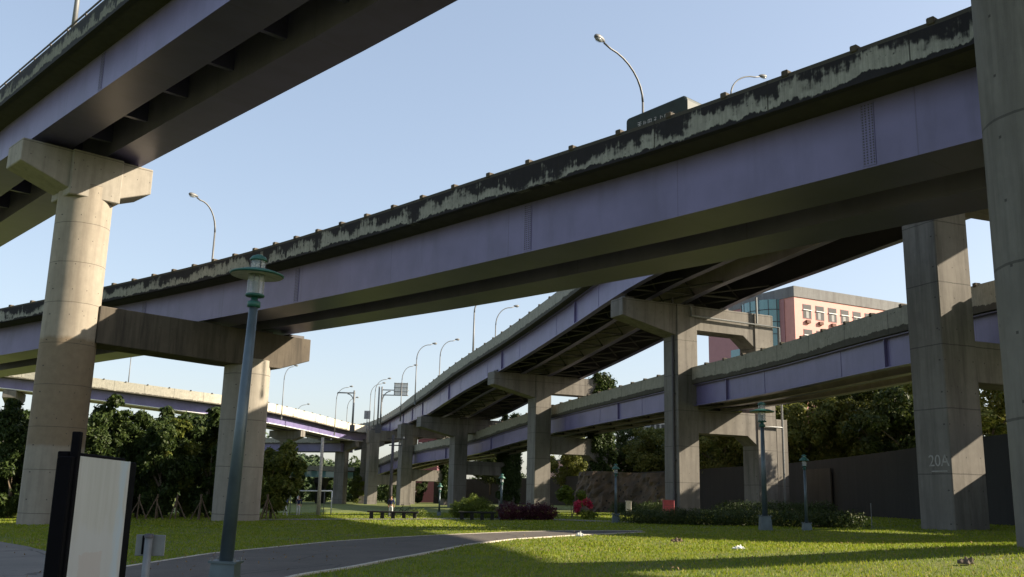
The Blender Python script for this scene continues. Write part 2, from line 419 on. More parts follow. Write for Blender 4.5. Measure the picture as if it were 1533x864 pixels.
def strip(name, A, B, m, dz):
    mb=MB(); n=24
    def res(P):
        P=[Vector((p.x,p.y)) for p in P]; d=[0]
        for i in range(1,len(P)): d.append(d[-1]+(P[i]-P[i-1]).length)
        o=[]
        for k in range(n*2+1):
            s=d[-1]*k/(n*2); i=max(j for j in range(len(d)) if d[j]<=s+1e-9); i=min(i,len(P)-2)
            q=P[i].lerp(P[i+1],(s-d[i])/(d[i+1]-d[i])); o.append(Vector((q.x,q.y)))
        return o
    a,b=res(A),res(B); W=6
    for i in range(len(a)-1):
        for j in range(W):
            q=[]
            for (p0,p1,k) in ((a[i],b[i],j),(a[i+1],b[i+1],j),(a[i+1],b[i+1],j+1),(a[i],b[i],j+1)):
                r=p0.lerp(p1,k/W); q.append((r.x,r.y,gz(r.x,r.y)+dz))
            mb.quad(q)
    o=mb.build(name,m,weld=True)
    for p in o.data.polygons:
        if p.normal.z<0: p.flip()
    o['kind']='structure'; return a,b
PF=[atg(x,y) for x,y in FAR]; PN=[atg(x,y) for x,y in NEAR]
pa,pb=strip('path',PF,PN,MT['asphalt'],.03)
def edging(pts, off, wdt, nm):
    mb=MB(); P=[Vector((p.x,p.y)) for p in pts]
    for i in range(len(P)-1):
        t=(P[i+1]-P[i]).normalized(); 
        def sd(k):
            t=(P[min(k+1,len(P)-1)]-P[max(k-1,0)]).normalized(); return Vector((-t.y,t.x))
        n0,n1=sd(i),sd(i+1)
        q=[P[i]+n0*off,P[i+1]+n1*off,P[i+1]+n1*(off+wdt),P[i]+n0*(off+wdt)]
        lo=[(a.x,a.y,gz(a.x,a.y)-.05) for a in q]; hi=[(a.x,a.y,gz(a.x,a.y)+.04) for a in q]
        mb.quad(hi); mb.quad([lo[0],lo[1],hi[1],hi[0]]); mb.quad([lo[2],lo[3],hi[3],hi[2]])
    o=mb.build(nm,MT['edge'],weld=True); o['kind']='structure'
edging(pa,.0,.13,'path_edging'); edging(pb,-.13,.13,'path_edging')
PLZ=[atg(*p) for p in ((-160,806),(-60,806),(0,812),(40,819),(75,828),(100,845),(120,868),(130,930),(-300,930))]
mb=MB(); mb.quad([(p.x,p.y,gz(p.x,p.y)+.026) for p in PLZ][::-1]); o=mb.build('paved_forecourt',MT['pave']); o['kind']='structure'
for p in o.data.polygons:
    if p.normal.z<0: p.flip()
# distant footpath across the field
fa=[atg(x,y) for x,y in ((380,779.6),(480,779.2),(600,778.6),(700,778),(820,779),(900,782),(1000,784.5),(1250,789.5))]
fb=[atg(x,y) for x,y in ((380,777.4),(480,777.0),(600,776.4),(700,775.8),(820,776.6),(900,780),(1000,782.6),(1250,787.6))]
strip('footpath',fa,fb,MT['pave'],.03)

# ------------------------------------------------------------------ viaducts
def catmull(P, step=2.5):
    out=[]; n=len(P)
    for i in range(n-1):
        p0=P[max(i-1,0)]; p1=P[i]; p2=P[i+1]; p3=P[min(i+2,n-1)]
        if i==0: p0=p1*2-p2
        if i==n-2: p3=p2*2-p1
        k=max(1,int((p2-p1).length/step))
        for j in range(k):
            t=j/k
            out.append(.5*((2*p1)+(p2-p0)*t+(2*p0-5*p1+4*p2-p3)*t*t+(3*p1-3*p2+p3-p0)*t**3))
    out.append(P[-1].copy()); return out
class Road:
    """stations of the near web's bottom edge; 'away' is the horizontal normal pointing to the far side of the deck"""
    def __init__(s, P, step=2.5):
        s.P=catmull([Vector(p) for p in P], step); n=len(s.P); s.T=[];s.Nn=[];s.D=[0]
        for i in range(n):
            t=(s.P[min(i+1,n-1)]-s.P[max(i-1,0)]); t.z=0; t.normalize(); s.T.append(t); s.Nn.append(Vector((-t.y,t.x,0)))
            if i: s.D.append(s.D[-1]+(s.P[i]-s.P[i-1]).length)
    def at(s, d, o=0, z=0):
        d=max(0,min(s.D[-1]-1e-6,d)); i=max(j for j in range(len(s.D)) if s.D[j]<=d); i=min(i,len(s.P)-2)
        f=(d-s.D[i])/(s.D[i+1]-s.D[i]); p=s.P[i].lerp(s.P[i+1],f); n=s.Nn[i].lerp(s.Nn[i+1],f).normalized(); t=s.T[i].lerp(s.T[i+1],f).normalized()
        return p+n*o+Vector((0,0,z)), t, n
    def sweep(s, mb, sec, H, mi=None, d0=0, d1=1e9, uvz=True):
        idx=[i for i in range(len(s.P)) if d0<=s.D[i]<=d1]; m=len(sec)
        ring=[[s.P[i]+s.Nn[i]*o+Vector((0,0,z)) for o,z in sec] for i in idx]
        for a in range(len(idx)-1):
            for j in range(m):
                k=(j+1)%m; u0,u1=s.D[idx[a]],s.D[idx[a+1]]
                v0=H-sec[j][1]; v1=H-sec[k][1]
                mb.quad([ring[a][j],ring[a+1][j],ring[a+1][k],ring[a][k]],[(u0,v0),(u1,v0),(u1,v1),(u0,v1)],mi[j] if mi else 0)
        mb.quad(ring[0][::-1]); mb.quad(ring[-1])
    def dist_of(s, px, o=0, z=0):      # arc length where the offset line crosses a picture column
        best=None
        for i in range(int(s.D[-1]*4)):
            d=i/4; p,_,_=s.at(d,o,z); v=p-Vector((0,0,CH)); 
            if v.dot(CF)<=1: continue
            x=766.5+FPX*v.dot(CR)/v.dot(CF)
            if best is None or abs(x-px)<best[0]: best=(abs(x-px),d)
        return best[1]

def box_section(o0,o1,z0,z1): return [(o0,z0),(o1,z0),(o1,z1),(o0,z1)]
def viaduct(name, road, label, cat, H, hw, ov, width, girders, m_web, m_under, m_par, m_deck, post=2.4, plate=None, brace=5., brace_style='beam', rng=None, stiff=None, plates=False):
    mid=road.P[len(road.P)//2]; root=empty(name, (mid.x,mid.y,gz(mid.x,mid.y)), label, cat)
    d0,d1 = rng or (0,1e9)
    for g in girders:
        mb=MB()
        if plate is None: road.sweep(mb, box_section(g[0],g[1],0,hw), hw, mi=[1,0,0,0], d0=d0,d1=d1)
        else:
            w=plate; a=g[0]; fl=.28
            sec=[(a-fl,0),(a+fl,0),(a+fl,.06),(a+w,.06),(a+w,hw-.06),(a+fl,hw-.06),(a+fl,hw),(a-fl,hw),(a-fl,hw-.06),(a,hw-.06),(a,.06),(a-fl,.06)]
            road.sweep(mb, sec, hw, mi=[1]+[0]*11, d0=d0,d1=d1)
            # web stiffeners belong to the plate girder
            L_=min(d1,road.D[-1]); d=d0+2
            while d<L_:
                p,t,n=road.at(d,a+w+.11,hw/2); mb.box(p,(.05,.20,hw-.13),math.atan2(t.y,t.x),0)
                d+=5.0
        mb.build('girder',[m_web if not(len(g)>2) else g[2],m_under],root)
    # deck slab, with haunch to the overhang
    e=-ov; f=width+ov; sl=.22
    mb=MB(); road.sweep(mb,[(e+.05,hw+.12),(0,hw+.012),(width,hw+.012),(f-.05,hw+.12),(f-.05,hw+.12+sl),(e+.05,hw+.12+sl)],H,d0=d0,d1=d1); mb.build('deck',m_deck,root)
    zb=hw-.02+.06
    for s_,a,b in ((0,e,e+.28),(1,f,f-.28)):
        mb=MB(); lo,hi=(a,b) if a<b else (b,a)
        sec=[(lo,zb),(hi,zb),(hi,H),(lo,H)] if s_==0 else [(lo,zb),(hi,zb),(hi,H),(lo,H)]
        road.sweep(mb,sec,H,d0=d0,d1=d1); mb.build('parapet',m_par,root)
    # little posts on the parapet
    d=max(d0,0)+.7; me=None; cnt=0
    while d<min(d1,road.D[-1]) and post and cnt<98:
        for o in ((e+.14,) if True else ()):
            p,t,n=road.at(d,o-.02,H+.02)
            if me is None:
                m1=MB(); m1.box((0,0,0),(.24,.36,.22)); ob=m1.build('parapet_post',MT['conc_d'],None,bevel=.03,weld=True); me=ob.data; ob.parent=root
            else:
                ob=bpy.data.objects.new('parapet_post',me); COL.objects.link(ob); ob.parent=root
            ob.location=p-root.location; ob.rotation_euler.z=math.atan2(t.y,t.x)
            cnt+=1
        d+=post
    # cross beams / bracing between girders
    if len(girders)>1 and brace:
        d=max(d0,0)+1.5; cnt=0
        while d<min(d1,road.D[-1]) and cnt<45:
            mb=MB()
            for gi in range(len(girders)-1):
                a=girders[gi][1] if plate is None else girders[gi][0]; b=girders[gi+1][0]
                if brace_style=='beam':
                    p,t,n=road.at(d,(a+b)/2,hw*.62); mb.box(p,(.28,b-a-.01,hw*.55),math.atan2(t.y,t.x))
                else:
                    p0,_,_=road.at(d,a+.1,.25); p1,_,_=road.at(d,b-.1,.25); mb.tube([p0,p1],.09,6)
                    q1,_,_=road.at(min(d+brace,road.D[-1]),b-.1,.25); mb.tube([p0,q1],.075,6)
                    q,_,_=road.at(d,(a+b)/2,hw-.1); mb.tube([p0,q],.07,6); mb.tube([p1,q],.07,6)
            mb.build('cross_beam' if brace_style=='beam' else 'cross_brace', m_under if brace_style=='beam' else MT['dark_steel'],root)
            d+=brace; cnt+=1
    root['_H']=H
    return root
def splice(road, root, d, hw, m, o=0, rows=11):
    """bolted splice plate on a web"""
    p,t,n=road.at(d,o-.012,hw/2); rz=math.atan2(t.y,t.x)
    mb=MB(); mb.box(p,(.42,.02,hw-.12),rz)
    for i in range(rows*2):
        for j in (-.16,-.06,.06,.16):
            z=-hw/2+.14+i*(hw-.28)/(rows*2-1)
            mb.box(p+t*j-n*.014+Vector((0,0,z)),(.035,.03,.035),rz,mi=1)
    mb.build('splice_plate',[m,MT['dark_steel']],root)
# --- B : the long crossing viaduct
zB=11.55
Bp=[atz(1472,207,zB)]
Bext=[Vector((21.6,-6,zB)),Vector((20.6,5,zB)),Vector((18.9,13,zB)),Vector((16.3,20.2,zB))]  # unseen stretch, bent so that its shadow clears the lawn
Bpts=Bext+[atz(x,y,z) for x,y,z in ((1462,209.5,zB),(1306,250,zB),(1150,290,zB),(988,331,zB),(768,382.5,zB),(549,432,11.8),(384,465,12.15),(240,491,12.15),(110,513,11.85),(0,532,11.3),(-120,552,10.7))]
# road runs from the near right to the far left; 'away' must point to the far side
Bpts=[Vector(p) for p in Bpts][::-1]
HB=3.3; hwB=2.15; ovB=1.3
RB=Road(Bpts,2.0)
GB=[(0,2.35),(4.3,6.65)]
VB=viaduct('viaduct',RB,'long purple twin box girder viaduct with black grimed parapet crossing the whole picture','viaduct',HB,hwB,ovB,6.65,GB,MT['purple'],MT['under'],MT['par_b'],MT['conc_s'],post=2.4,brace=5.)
for px in (1300,789,441,212):
    splice(RB,VB,RB.dist_of(px),hwB,MT['purple'])
# --- A : near ramp overhead, upper left
zA=21.4
Apts=[atz(-140,352,zA-.2),atz(0,241,zA),atz(47,208,zA),atz(200,101,zA),atz(345,0,zA)]
a1,a0=Apts[-1],Apts[-3]; dA=(a1-a0).normalized()
Apts+= [a1+dA*14, a1+dA*30+Vector((0,0,-1.3)), a1+dA*46+Vector((0,0,-2.9)), a1+dA*72+Vector((0,0,-5.5))]  # unseen stretch, made to dip so its shadow falls on the foreground
RA=Road(Apts,3.)
GA=[(0,2.3),(4.3,6.6)]
VA=viaduct('ramp',RA,'purple box girder ramp with pipe railing passing overhead at the upper left','viaduct',3.4,2.2,1.35,6.6,GA,MT['purple'],MT['under'],MT['par_a'],MT['conc_s'],post=0,brace=5.)
for d in (RA.dist_of(150),): splice(RA,VA,d,2.2,MT['purple'])
mb=MB()
for dz,r in ((.22,.045),(.45,.055)):
    mb.tube([RA.at(d,-1.2,3.4+dz)[0] for d in np.arange(0,RA.D[-1],3)],r,6)
mb.build('railing',MT['dark_steel'],VA)
d=1.
while d<RA.D[-1]:
    mb=MB(); p=RA.at(d,-1.2,3.4)[0]; mb.tube([p,p+Vector((0,0,.5))],.05,6); mb.build('railing_post',MT['dark_steel'],VA); d+=2.5
# --- C : the climbing ramp on portal piers
HC,hwC=3.9,2.4
Cpts=[Vector((-56,290,14.0)),Vector((-41,258,14.9))]+[atY(*p) for p in ((566,654,234),(599,640,203),(620,630,172))]
Cpts+=[Vector(p) for p in ((-12.1,146,13.35),(-6.4,127,14.6),(.32,108.5,16.15),(5.28,94,17.5),(9.88,79,18.72))]
Cpts+=[Vector(p) for p in ((13.0,67.5,18.7),(15.9,57.5,18.7),(19.2,46.5,18.6),(22.3,35,18.5),(24.5,24,18.5),(26,8,18.5))]
def mono(P):
    out=[P[0]]
    for p in P[1:]:
        if (p-out[-1]).length>4: out.append(p)
    return out
RC=Road([Vector(p) for p in mono(Cpts)],2.5)
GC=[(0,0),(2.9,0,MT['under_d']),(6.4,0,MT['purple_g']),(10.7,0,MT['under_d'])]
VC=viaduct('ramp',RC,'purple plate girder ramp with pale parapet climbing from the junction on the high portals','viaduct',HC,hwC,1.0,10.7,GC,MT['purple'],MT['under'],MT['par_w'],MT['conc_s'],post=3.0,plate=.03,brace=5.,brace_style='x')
# --- D : the lower ramp threaded through the portals
Dpts=[Vector(p) for p in ((-44,300,5.0),(-33,242,5.6),(-17.5,180,6.9))]+[atz(*p) for p in ((704,682,7.6),(755,668,8.3),(825,650,9.1),(993,617,9.4),(1150,590,9.4),(1372,544,9.3))]+[Vector((27.0,40,9.2)),Vector((36,29,9.0)),Vector((50,20,9.0))]  # unseen right end swings away to keep its shadow off the lawn
RD=Road([Vector(p) for p in mono(Dpts)],2.5)
VD=viaduct('ramp',RD,'lower ramp with pale parapet threaded through the portal piers under the climbing ramp','viaduct',3.3,1.82,.45,5.0,[(0,0),(2.5,0,MT['purple_g']),(5.0,0,MT['purple_g'])],MT['purple'],MT['under'],MT['par_w'],MT['conc_s'],post=3.0,plate=.03,brace=5.,brace_style='x')
for rd,vw,hw_ in ((RC,VC,hwC),(RD,VD,1.82)):
    d=6.
    while d<rd.D[-1]-4:
        p,t,n=rd.at(d,-.012,hw_/2); mb=MB(); mb.box(p,(.45,.024,hw_-.16),math.atan2(t.y,t.x)); mb.build('splice_plate',MT['purple'],vw); d+=11.
    d=11.5
    while d<rd.D[-1]-4:
        p,t,n=rd.at(d,-.10,hw_/2); mb=MB(); mb.box(p,(.05,.19,hw_-.16),math.atan2(t.y,t.x)); mb.build('web_stiffener',MT['purple'],vw); d+=22.
# --- E : the sunlit ramp at the left, joining C
Epts=[Vector(p) for p in ((-150,140,20.0),(-118,150,19.0))]+[atY(*p) for p in ((0,582,160),(120,597,163),(332,624,172),(400,634,185),(460,646,200),(520,659,219),(556,662,233))]
RE=Road([Vector(p) for p in mono(Epts)],2.5)
VE=viaduct('ramp',RE,'sunlit white parapet ramp curving behind the two round left piers toward the far junction','viaduct',3.65,1.85,1.4,6.6,[(0,2.4),(4.2,6.6)],MT['purple'],MT['purple_g'],MT['par_e'],MT['conc_s'],post=3.5,brace=0)
mb=MB(); mb.tube([RE.at(d,-.06,.12)[0] for d in np.arange(6,RE.D[-1]-2,3)],.09,6); mb.build('drain_pipe_or_lit_edge',MT['white'],VE)  # white tube added as the sunlit line along the lower web
RF=Road([Vector(p) for p in ((-38,222,10.7),(-52,226,10.6),(-80,230,10.3),(-130,226,10.0))][::-1],4)
VF=viaduct('ramp',RF,'distant low ramp seen under the sunlit ramp right of the second round pier','viaduct',3.0,1.8,.6,6,[(0,6)],MT['purple'],MT['under'],MT['par_w'],MT['conc_s'],post=3.5,brace=0)
RG=Road([Vector(p) for p in ((-40,232,5.0),(-60,240,5.2),(-130,246,5.5))][::-1],4)
VG=viaduct('ramp',RG,'lowest distant ramp with greenish girder just above the goal','viaduct',2.6,1.4,.6,6,[(0,6)],MT['tglass'],MT['under'],MT['par_w'],MT['conc_s'],post=0,brace=0)

# ------------------------------------------------------------------ piers
def ring(c, r, z0, z1, n=40):
    return [(r,z0-c.z),(r,z1-c.z)]
def round_col(name, c, r, z1, m, parent):
    mb=MB(); z0=c.z-.4; zs=list(np.arange(z0,z1,1.2))+[z1]
    mb.lathe((c.x,c.y,0),[(r,z) for z in zs],48); mb.lathe((c.x,c.y,0),[(r,z1),(0.01,z1)],48)
    return mb.build(name,m,parent,smooth=False) if False else mb.build(name,m,parent,smooth=True)
def beam(mb, c, n, prof, th):
    """prof: (t,z) outline in the vertical plane through c along n; th: thickness across"""
    n=Vector(n); q=Vector((-n.y,n.x,0)); mb.poly_prism([Vector((c.x,c.y,0))+n*t+q*(-th/2)+Vector((0,0,z)) for t,z in prof], q*th)
# P1 : round pier with hammerhead carrying A
c1=col_at(70,779,56.5); 
t1=empty('pier',c1,'tall round concrete pier with brown band and hammerhead cap at the far left','pier')
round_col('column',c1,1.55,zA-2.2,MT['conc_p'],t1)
nA=RA.at(RA.dist_of(90),0)[2]
# the pier sits under the deck's middle
mb=MB(); z=zA-.28
beam(mb,c1,nA,[(-4.3,z),(-4.3,z-1.35),(-1.5,z-2.35),(1.5,z-2.35),(3.45,z-1.6),(3.45,z)],2.5)
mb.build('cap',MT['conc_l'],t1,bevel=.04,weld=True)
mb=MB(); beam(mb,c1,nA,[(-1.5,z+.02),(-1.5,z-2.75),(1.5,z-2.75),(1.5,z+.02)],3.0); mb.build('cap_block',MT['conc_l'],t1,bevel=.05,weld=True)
for o in (-2.2,2.1):
    mb=MB(); mb.box(Vector((c1.x,c1.y,z+.14))+nA*o,(1.3,1.1,.26),math.atan2(nA.y,nA.x)); mb.build('bearing',MT['dark_steel'],t1)
# P2 : round pier carrying B, with the cross beam to P1
c2=col_at(352,780,64.3)
t2=empty('pier',c2,'round concrete pier joined by a dark stained cross beam to the far left pier','pier')
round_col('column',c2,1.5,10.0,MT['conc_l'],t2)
v=(c2-c1); v.z=0; Lb=v.length; nb=v.normalized()
zt=zB-.05-.3
mb=MB(); zt=12.15-.25
zt=zB-.28+.2
zt=11.82
beam(mb,c2,nb,[(-Lb+1.2,zt+.25),(-Lb+1.2,zt-2.0),(-1.8,zt-2.25),(1.8,zt-2.25),(4.0,zt-1.5),(4.0,zt)],2.3)
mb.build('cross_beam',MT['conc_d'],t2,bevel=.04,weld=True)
for o in (-3.0,.8,3.2):
    mb=MB(); mb.box(Vector((c2.x,c2.y,zt+.14))+nb*o,(1.2,1.1,.27),math.atan2(nb.y,nb.x)); mb.build('bearing',MT['dark_steel'],t2)
# P3 : right foreground
c3=Vector((12.47,21.0,0)); c3.z=gz(c3.x,c3.y)
t3=empty('pier',c3,'huge dark round pier cut off by the right edge in front of the long viaduct','pier')
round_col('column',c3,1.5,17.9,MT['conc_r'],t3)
nA3=RA.Nn[-1]
mb=MB(); z=zA-1.6; beam(mb,c3,nA3,[(-4.3,z),(-4.3,z-1.35),(-1.5,z-2.35),(1.5,z-2.35),(4.3,z-1.35),(4.3,z)],2.5); mb.build('cap',MT['conc'],t3,bevel=.04,weld=True)

def portal(c, n, ztop, zlow, label, far=True, side=2.1, cant=6.5, span=8.4, ivy=False, pipes=False, near_pipe=False):
    n=Vector(n).normalized(); q=Vector((-n.y,n.x,0)); rz=math.atan2(n.y,n.x)
    t=empty('portal_pier',c,label,'pier')
    def col(p,zt):
        g=gz(p.x,p.y)-.4; mb=MB(); mb.box((p.x,p.y,(g+zt)/2),(side,side,zt-g),rz); return mb.build('column',MT['conc'],t,bevel=.05,weld=True)
    col(c,ztop-.012)
    cf=c+n*span
    col(cf,ztop-.012)
    mb=MB(); e=span+side/2+.1
    beam(mb,c,n,[(-cant,ztop),(e,ztop),(e,ztop-3.0),(span-1.1,ztop-3.1),(span-2.3,ztop-2.15),(1.1,ztop-2.15),(-1.1,ztop-2.75),(-cant,ztop-(1.5 if cant>3 else 2.7))],1.9)
    mb.build('cap',MT['conc'],t,bevel=.03,weld=True)
    mb=MB(); beam(mb,c,n,[(.9,zlow+2.0),(span-.9,zlow+2.0),(span-.9,zlow-.9),(span-2.1,zlow),(.9,zlow)],1.9); mb.build('lower_beam',MT['conc'],t,bevel=.03,weld=True)
    for o in (max(-cant+1.0,-cant),.7,4.5):
        mb=MB(); mb.box(Vector((c.x,c.y,ztop+.13))+n*o,(.9,.9,.26),rz); mb.build('bearing',MT['dark_steel'],t)
    if near_pipe:
        mb=MB(); a=c-n*(side/2+.14)-q*.55
        mb.tube([Vector((a.x,a.y,gz(a.x,a.y))),Vector((a.x,a.y,ztop+.6))],.11,8)
        for k in range(6): mb.box((a.x+n.x*.06,a.y+n.y*.06,2+k*2.8),(.2,.34,.08),rz)
        mb.build('drain_pipe_or_lit_edge',MT['dark_steel'],t)
    if pipes:
        zz=ztop-.95; qq=-q*(side/2+.16)
        P=[c+n*.3+qq,c+n*(span+1.6)+qq]
        mb=MB(); mb.tube([Vector((P[0].x,P[0].y,zz+.75)),Vector((P[0].x,P[0].y,zz)),Vector((P[1].x,P[1].y,zz-.15)),Vector((P[1].x,P[1].y,gz(*P[1].xy)))],.10,8); mb.build('drain_pipe_or_lit_edge',MT['galv'],t)
        mb=MB(); p=c+n*(span-.9)+qq; mb.tube([Vector((p.x,p.y,zz)),Vector((p.x,p.y,zz+2.4))],.10,8); mb.build('drain_pipe_or_lit_edge',MT['galv'],t)
        p=c+n*(span-.5)+qq; mb=MB(); mb.tube([Vector((p.x,p.y,zlow+4)),Vector((p.x,p.y,zlow+.9)),Vector((p.x,p.y,zlow+.9))+n*2.1],.09,8); mb.build('drain_pipe_or_lit_edge',MT['galv'],t)
        p=c+n*(span+2.3)
        g=gz(p.x,p.y)-.3
    return t,cf,n,q
def local_n(c):
    best=min(range(len(RC.P)),key=lambda i:(RC.P[i].xy-c.xy).length); return RC.Nn[best]
cc=col_at(1022,771,83); c8=col_at(805,765,116); c6=col_at(683,765,147); c5=col_at(603,765,177); c2A=col_at(1430,791,46)
pn={}
for key,c,zt,zl,lab,kw in (
    ('near',c2A,18.35,7.3,'square portal pier with a chalky number low on its side, before the right foreground pier',dict(cant=1.4,near_pipe=False)),
    ('mid',cc,18.15,7.15,'square concrete portal pier with wall pipes standing behind the hedge and red box',dict(pipes=True,near_pipe=True)),
    ('third',c8,15.85,6.6,'square concrete portal pier rising behind the maroon bush',dict()),
    ('fourth',c6,12.85,4.6,'square concrete portal pier rising behind the round yellow green bush',dict()),
    ('fifth',c5,13.9,3.9,'square concrete portal pier behind the long bench and the leaning bicycle',dict(cant=1.4)),
    ('sixth',Vector((-28.5,206,-.67)),14.6,3.4,'farthest square portal pier deep under the junction of the ramps',dict(cant=1.3))):
    n=(.9,.43,0)
    if key=='near': n=(.93,.36,0)
    pn[key]=portal(c,n,zt,zl,lab,**kw)
# extra bright column beside the far leg of the middle portal
n=pn['mid'][2]; p=cc+n*10.7+Vector((0,1.0,0)); mb=MB(); g=gz(p.x,p.y)-.3; mb.box((p.x,p.y,(g+8.9)/2),(1.3,1.5,8.9-g),math.atan2(n.y,n.x))
o=mb.build('support_column',MT['conc'],bevel=.04,weld=True); tag(o,'slim square concrete column standing just right of the pipes on the hedge side portal','pier')
# column number
def text(body, size, loc, rot, m, parent, name='lettering', ext=.004):
    cu=bpy.data.curves.new('t','FONT'); cu.body=body; cu.size=size; cu.extrude=ext; cu.align_x='CENTER'
    ob=bpy.data.objects.new('t',cu); COL.objects.link(ob); bpy.context.view_layer.update()
    me=bpy.data.meshes.new_from_object(ob.evaluated_get(bpy.context.evaluated_depsgraph_get())); bpy.data.objects.remove(ob)
    me.materials.clear(); me.materials.append(m)
    o=bpy.data.objects.new(name,me); COL.objects.link(o)
    if parent: o.parent=parent; o.location=Vector(loc)-wloc(parent)
    else: o.location=loc
    o.rotation_euler=rot; return o
tq=pn['near']; n=tq[2]; q=tq[3]
fc=c2A-n*(1.05+.008)              # left face
pt=fc+q*(-.35); text('20A',.75,(pt.x,pt.y,3.35),(R_(90),0,math.atan2(-n.y,-n.x)+R_(90)),MT['mark'],tq[0],'pier_number')
mb=MB(); mb.box((pt.x,pt.y,3.12),(.012,.95,.05),math.atan2(n.y,n.x)); mb.build('underline',MT['mark'],tq[0])
# piers of the sunlit ramp
def hammer(c, n, zt, label, w=2.0, cap=3.6, r=None, m='conc'):
    n=Vector(n).normalized(); t=empty('pier',c,label,'pier'); g=gz(c.x,c.y)-.3
    mb=MB(); mb.box((c.x,c.y,(g+zt-1.2)/2),(w,w,zt-1.2-g),math.atan2(n.y,n.x)); mb.build('column',MT[m],t,bevel=.05,weld=True)
    mb=MB(); beam(mb,c,n,[(-cap,zt),(-cap,zt-1.2),(-w/2,zt-2.2),(w/2,zt-2.2),(cap,zt-1.2),(cap,zt)],w*.93); mb.build('cap',MT[m],t,bevel=.03,weld=True)
    return t
for px,lab,w_ in ((22,'pier of the sunlit ramp with pale cap end left of the far left round pier',2.2),(336,'pier of the sunlit ramp standing behind the second round pier',2.2),(430,'pier of the sunlit ramp behind the small tree beside the goal',2.0),(513,'square pier of the sunlit ramp just right of the goal, under the junction',2.4)):
    d=RE.dist_of(px,3.3); p,t_,n_=RE.at(d,3.3); hammer(gp(p.x,p.y),n_,p.z-.1,lab,w_)
p=Vector((-33,229)); t9=hammer(gp(p.x,p.y),(1,.1,0),13.9,'wide square pier under the junction beside the dark utility pole',2.7,3.9)
for x_,lab in ((-44,'pier of the lowest distant ramp right behind the goal'),(-66,'pier of the lowest distant ramp behind the small tree')):
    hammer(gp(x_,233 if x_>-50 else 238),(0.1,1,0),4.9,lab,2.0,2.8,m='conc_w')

# ------------------------------------------------------------------ retaining wall
WP=[(31,22),(27.2,40),(26.6,54),(27.6,66),(28.2,82),(27.6,97),(24.6,114),(21.0,131),(16.2,153),(11,178),(0,212),(-18,245)]
def wall(name, P, z1, th, m, label, cat, base=None):
    mb=MB(); P=[Vector(p) for p in catmull([Vector((*p,0)) for p in P],3)]
    n=len(P)
    def nr(i):
        t=(P[min(i+1,n-1)]-P[max(i-1,0)]).normalized(); return Vector((-t.y,t.x,0))
    for i in range(n-1):
        a,b=P[i],P[i+1]; na,nb_=nr(i)*th/2,nr(i+1)*th/2
        za,zb=(gz(a.x,a.y)-.3,gz(b.x,b.y)-.3)
        A=[(a+na,za),(b+nb_,zb),(b+nb_,z1),(a+na,z1)]; B=[(a-na,za),(b-nb_,zb),(b-nb_,z1),(a-na,z1)]
        f=lambda L_:[(p.x,p.y,z) for p,z in L_]
        mb.quad(f(A)); mb.quad(f(B)[::-1]); mb.quad(f([(a+na,z1),(b+nb_,z1),(b-nb_,z1),(a-na,z1)]))
    o=mb.build(name,m,None,weld=True); tag(o,label,cat); return o
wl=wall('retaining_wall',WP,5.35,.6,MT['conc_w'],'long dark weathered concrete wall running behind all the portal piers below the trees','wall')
pw=MB()
for k in range(1):
    a=Vector((27.55,90.,0)); b_=Vector((28.05,84.,0)); t_=(b_-a).normalized(); n_=Vector((-t_.y,t_.x,0))*-1
    c_=(a+b_)/2+Vector((-.36,0,0)); pw.box((c_.x,c_.y,2.9),((b_-a).length,.12,3.3),math.atan2(t_.y,t_.x))
wp=pw.build('pale_patch',concrete('pale_patch_concrete',(.045,.04,.03),(.012,.01,.008),.9,0),wl)  # paler panel on the dark wall
def climbing():
    mb=MB(); W_,H_=26,10; p0=Vector((7.2,100.5)); p1=Vector((16.3,93.5))
    n=Vector((p1.y-p0.y,-(p1.x-p0.x))).normalized()
    pts={}
    for i in range(W_+1):
        for j in range(H_+1):
            u=i/W_; v=j/H_; b=p0.lerp(p1,u)+n*(.9*math.sin(u*9)*.4+.5*math.sin(u*21+v*5)*.5+.35*random.random()+ .6*(1-v)); 
            zt=4.35+.08*math.sin(u*7); pts[i,j]=Vector((b.x,b.y,-.2+v*zt))
    for i in range(W_):
        for j in range(H_): mb.quad([pts[i,j],pts[i+1,j],pts[i+1,j+1],pts[i,j+1]])
    for i in range(W_):
        a,b=pts[i,H_],pts[i+1,H_]; mb.quad([a,b,b+Vector((.9,1.6,0)),a+Vector((.9,1.6,0))])
    for i in (0,W_):
        for j in range(H_):
            a,b=pts[i,j],pts[i,j+1]; mb.quad([a,b,b+Vector((.9,1.6,0)),a+Vector((.9,1.6,0))])
    o=mb.build('climbing_wall',MT['rock'],None); tag(o,'brown artificial rock wall with bolt holes standing left of the pipe fitted portal pier','climbing wall')
climbing()
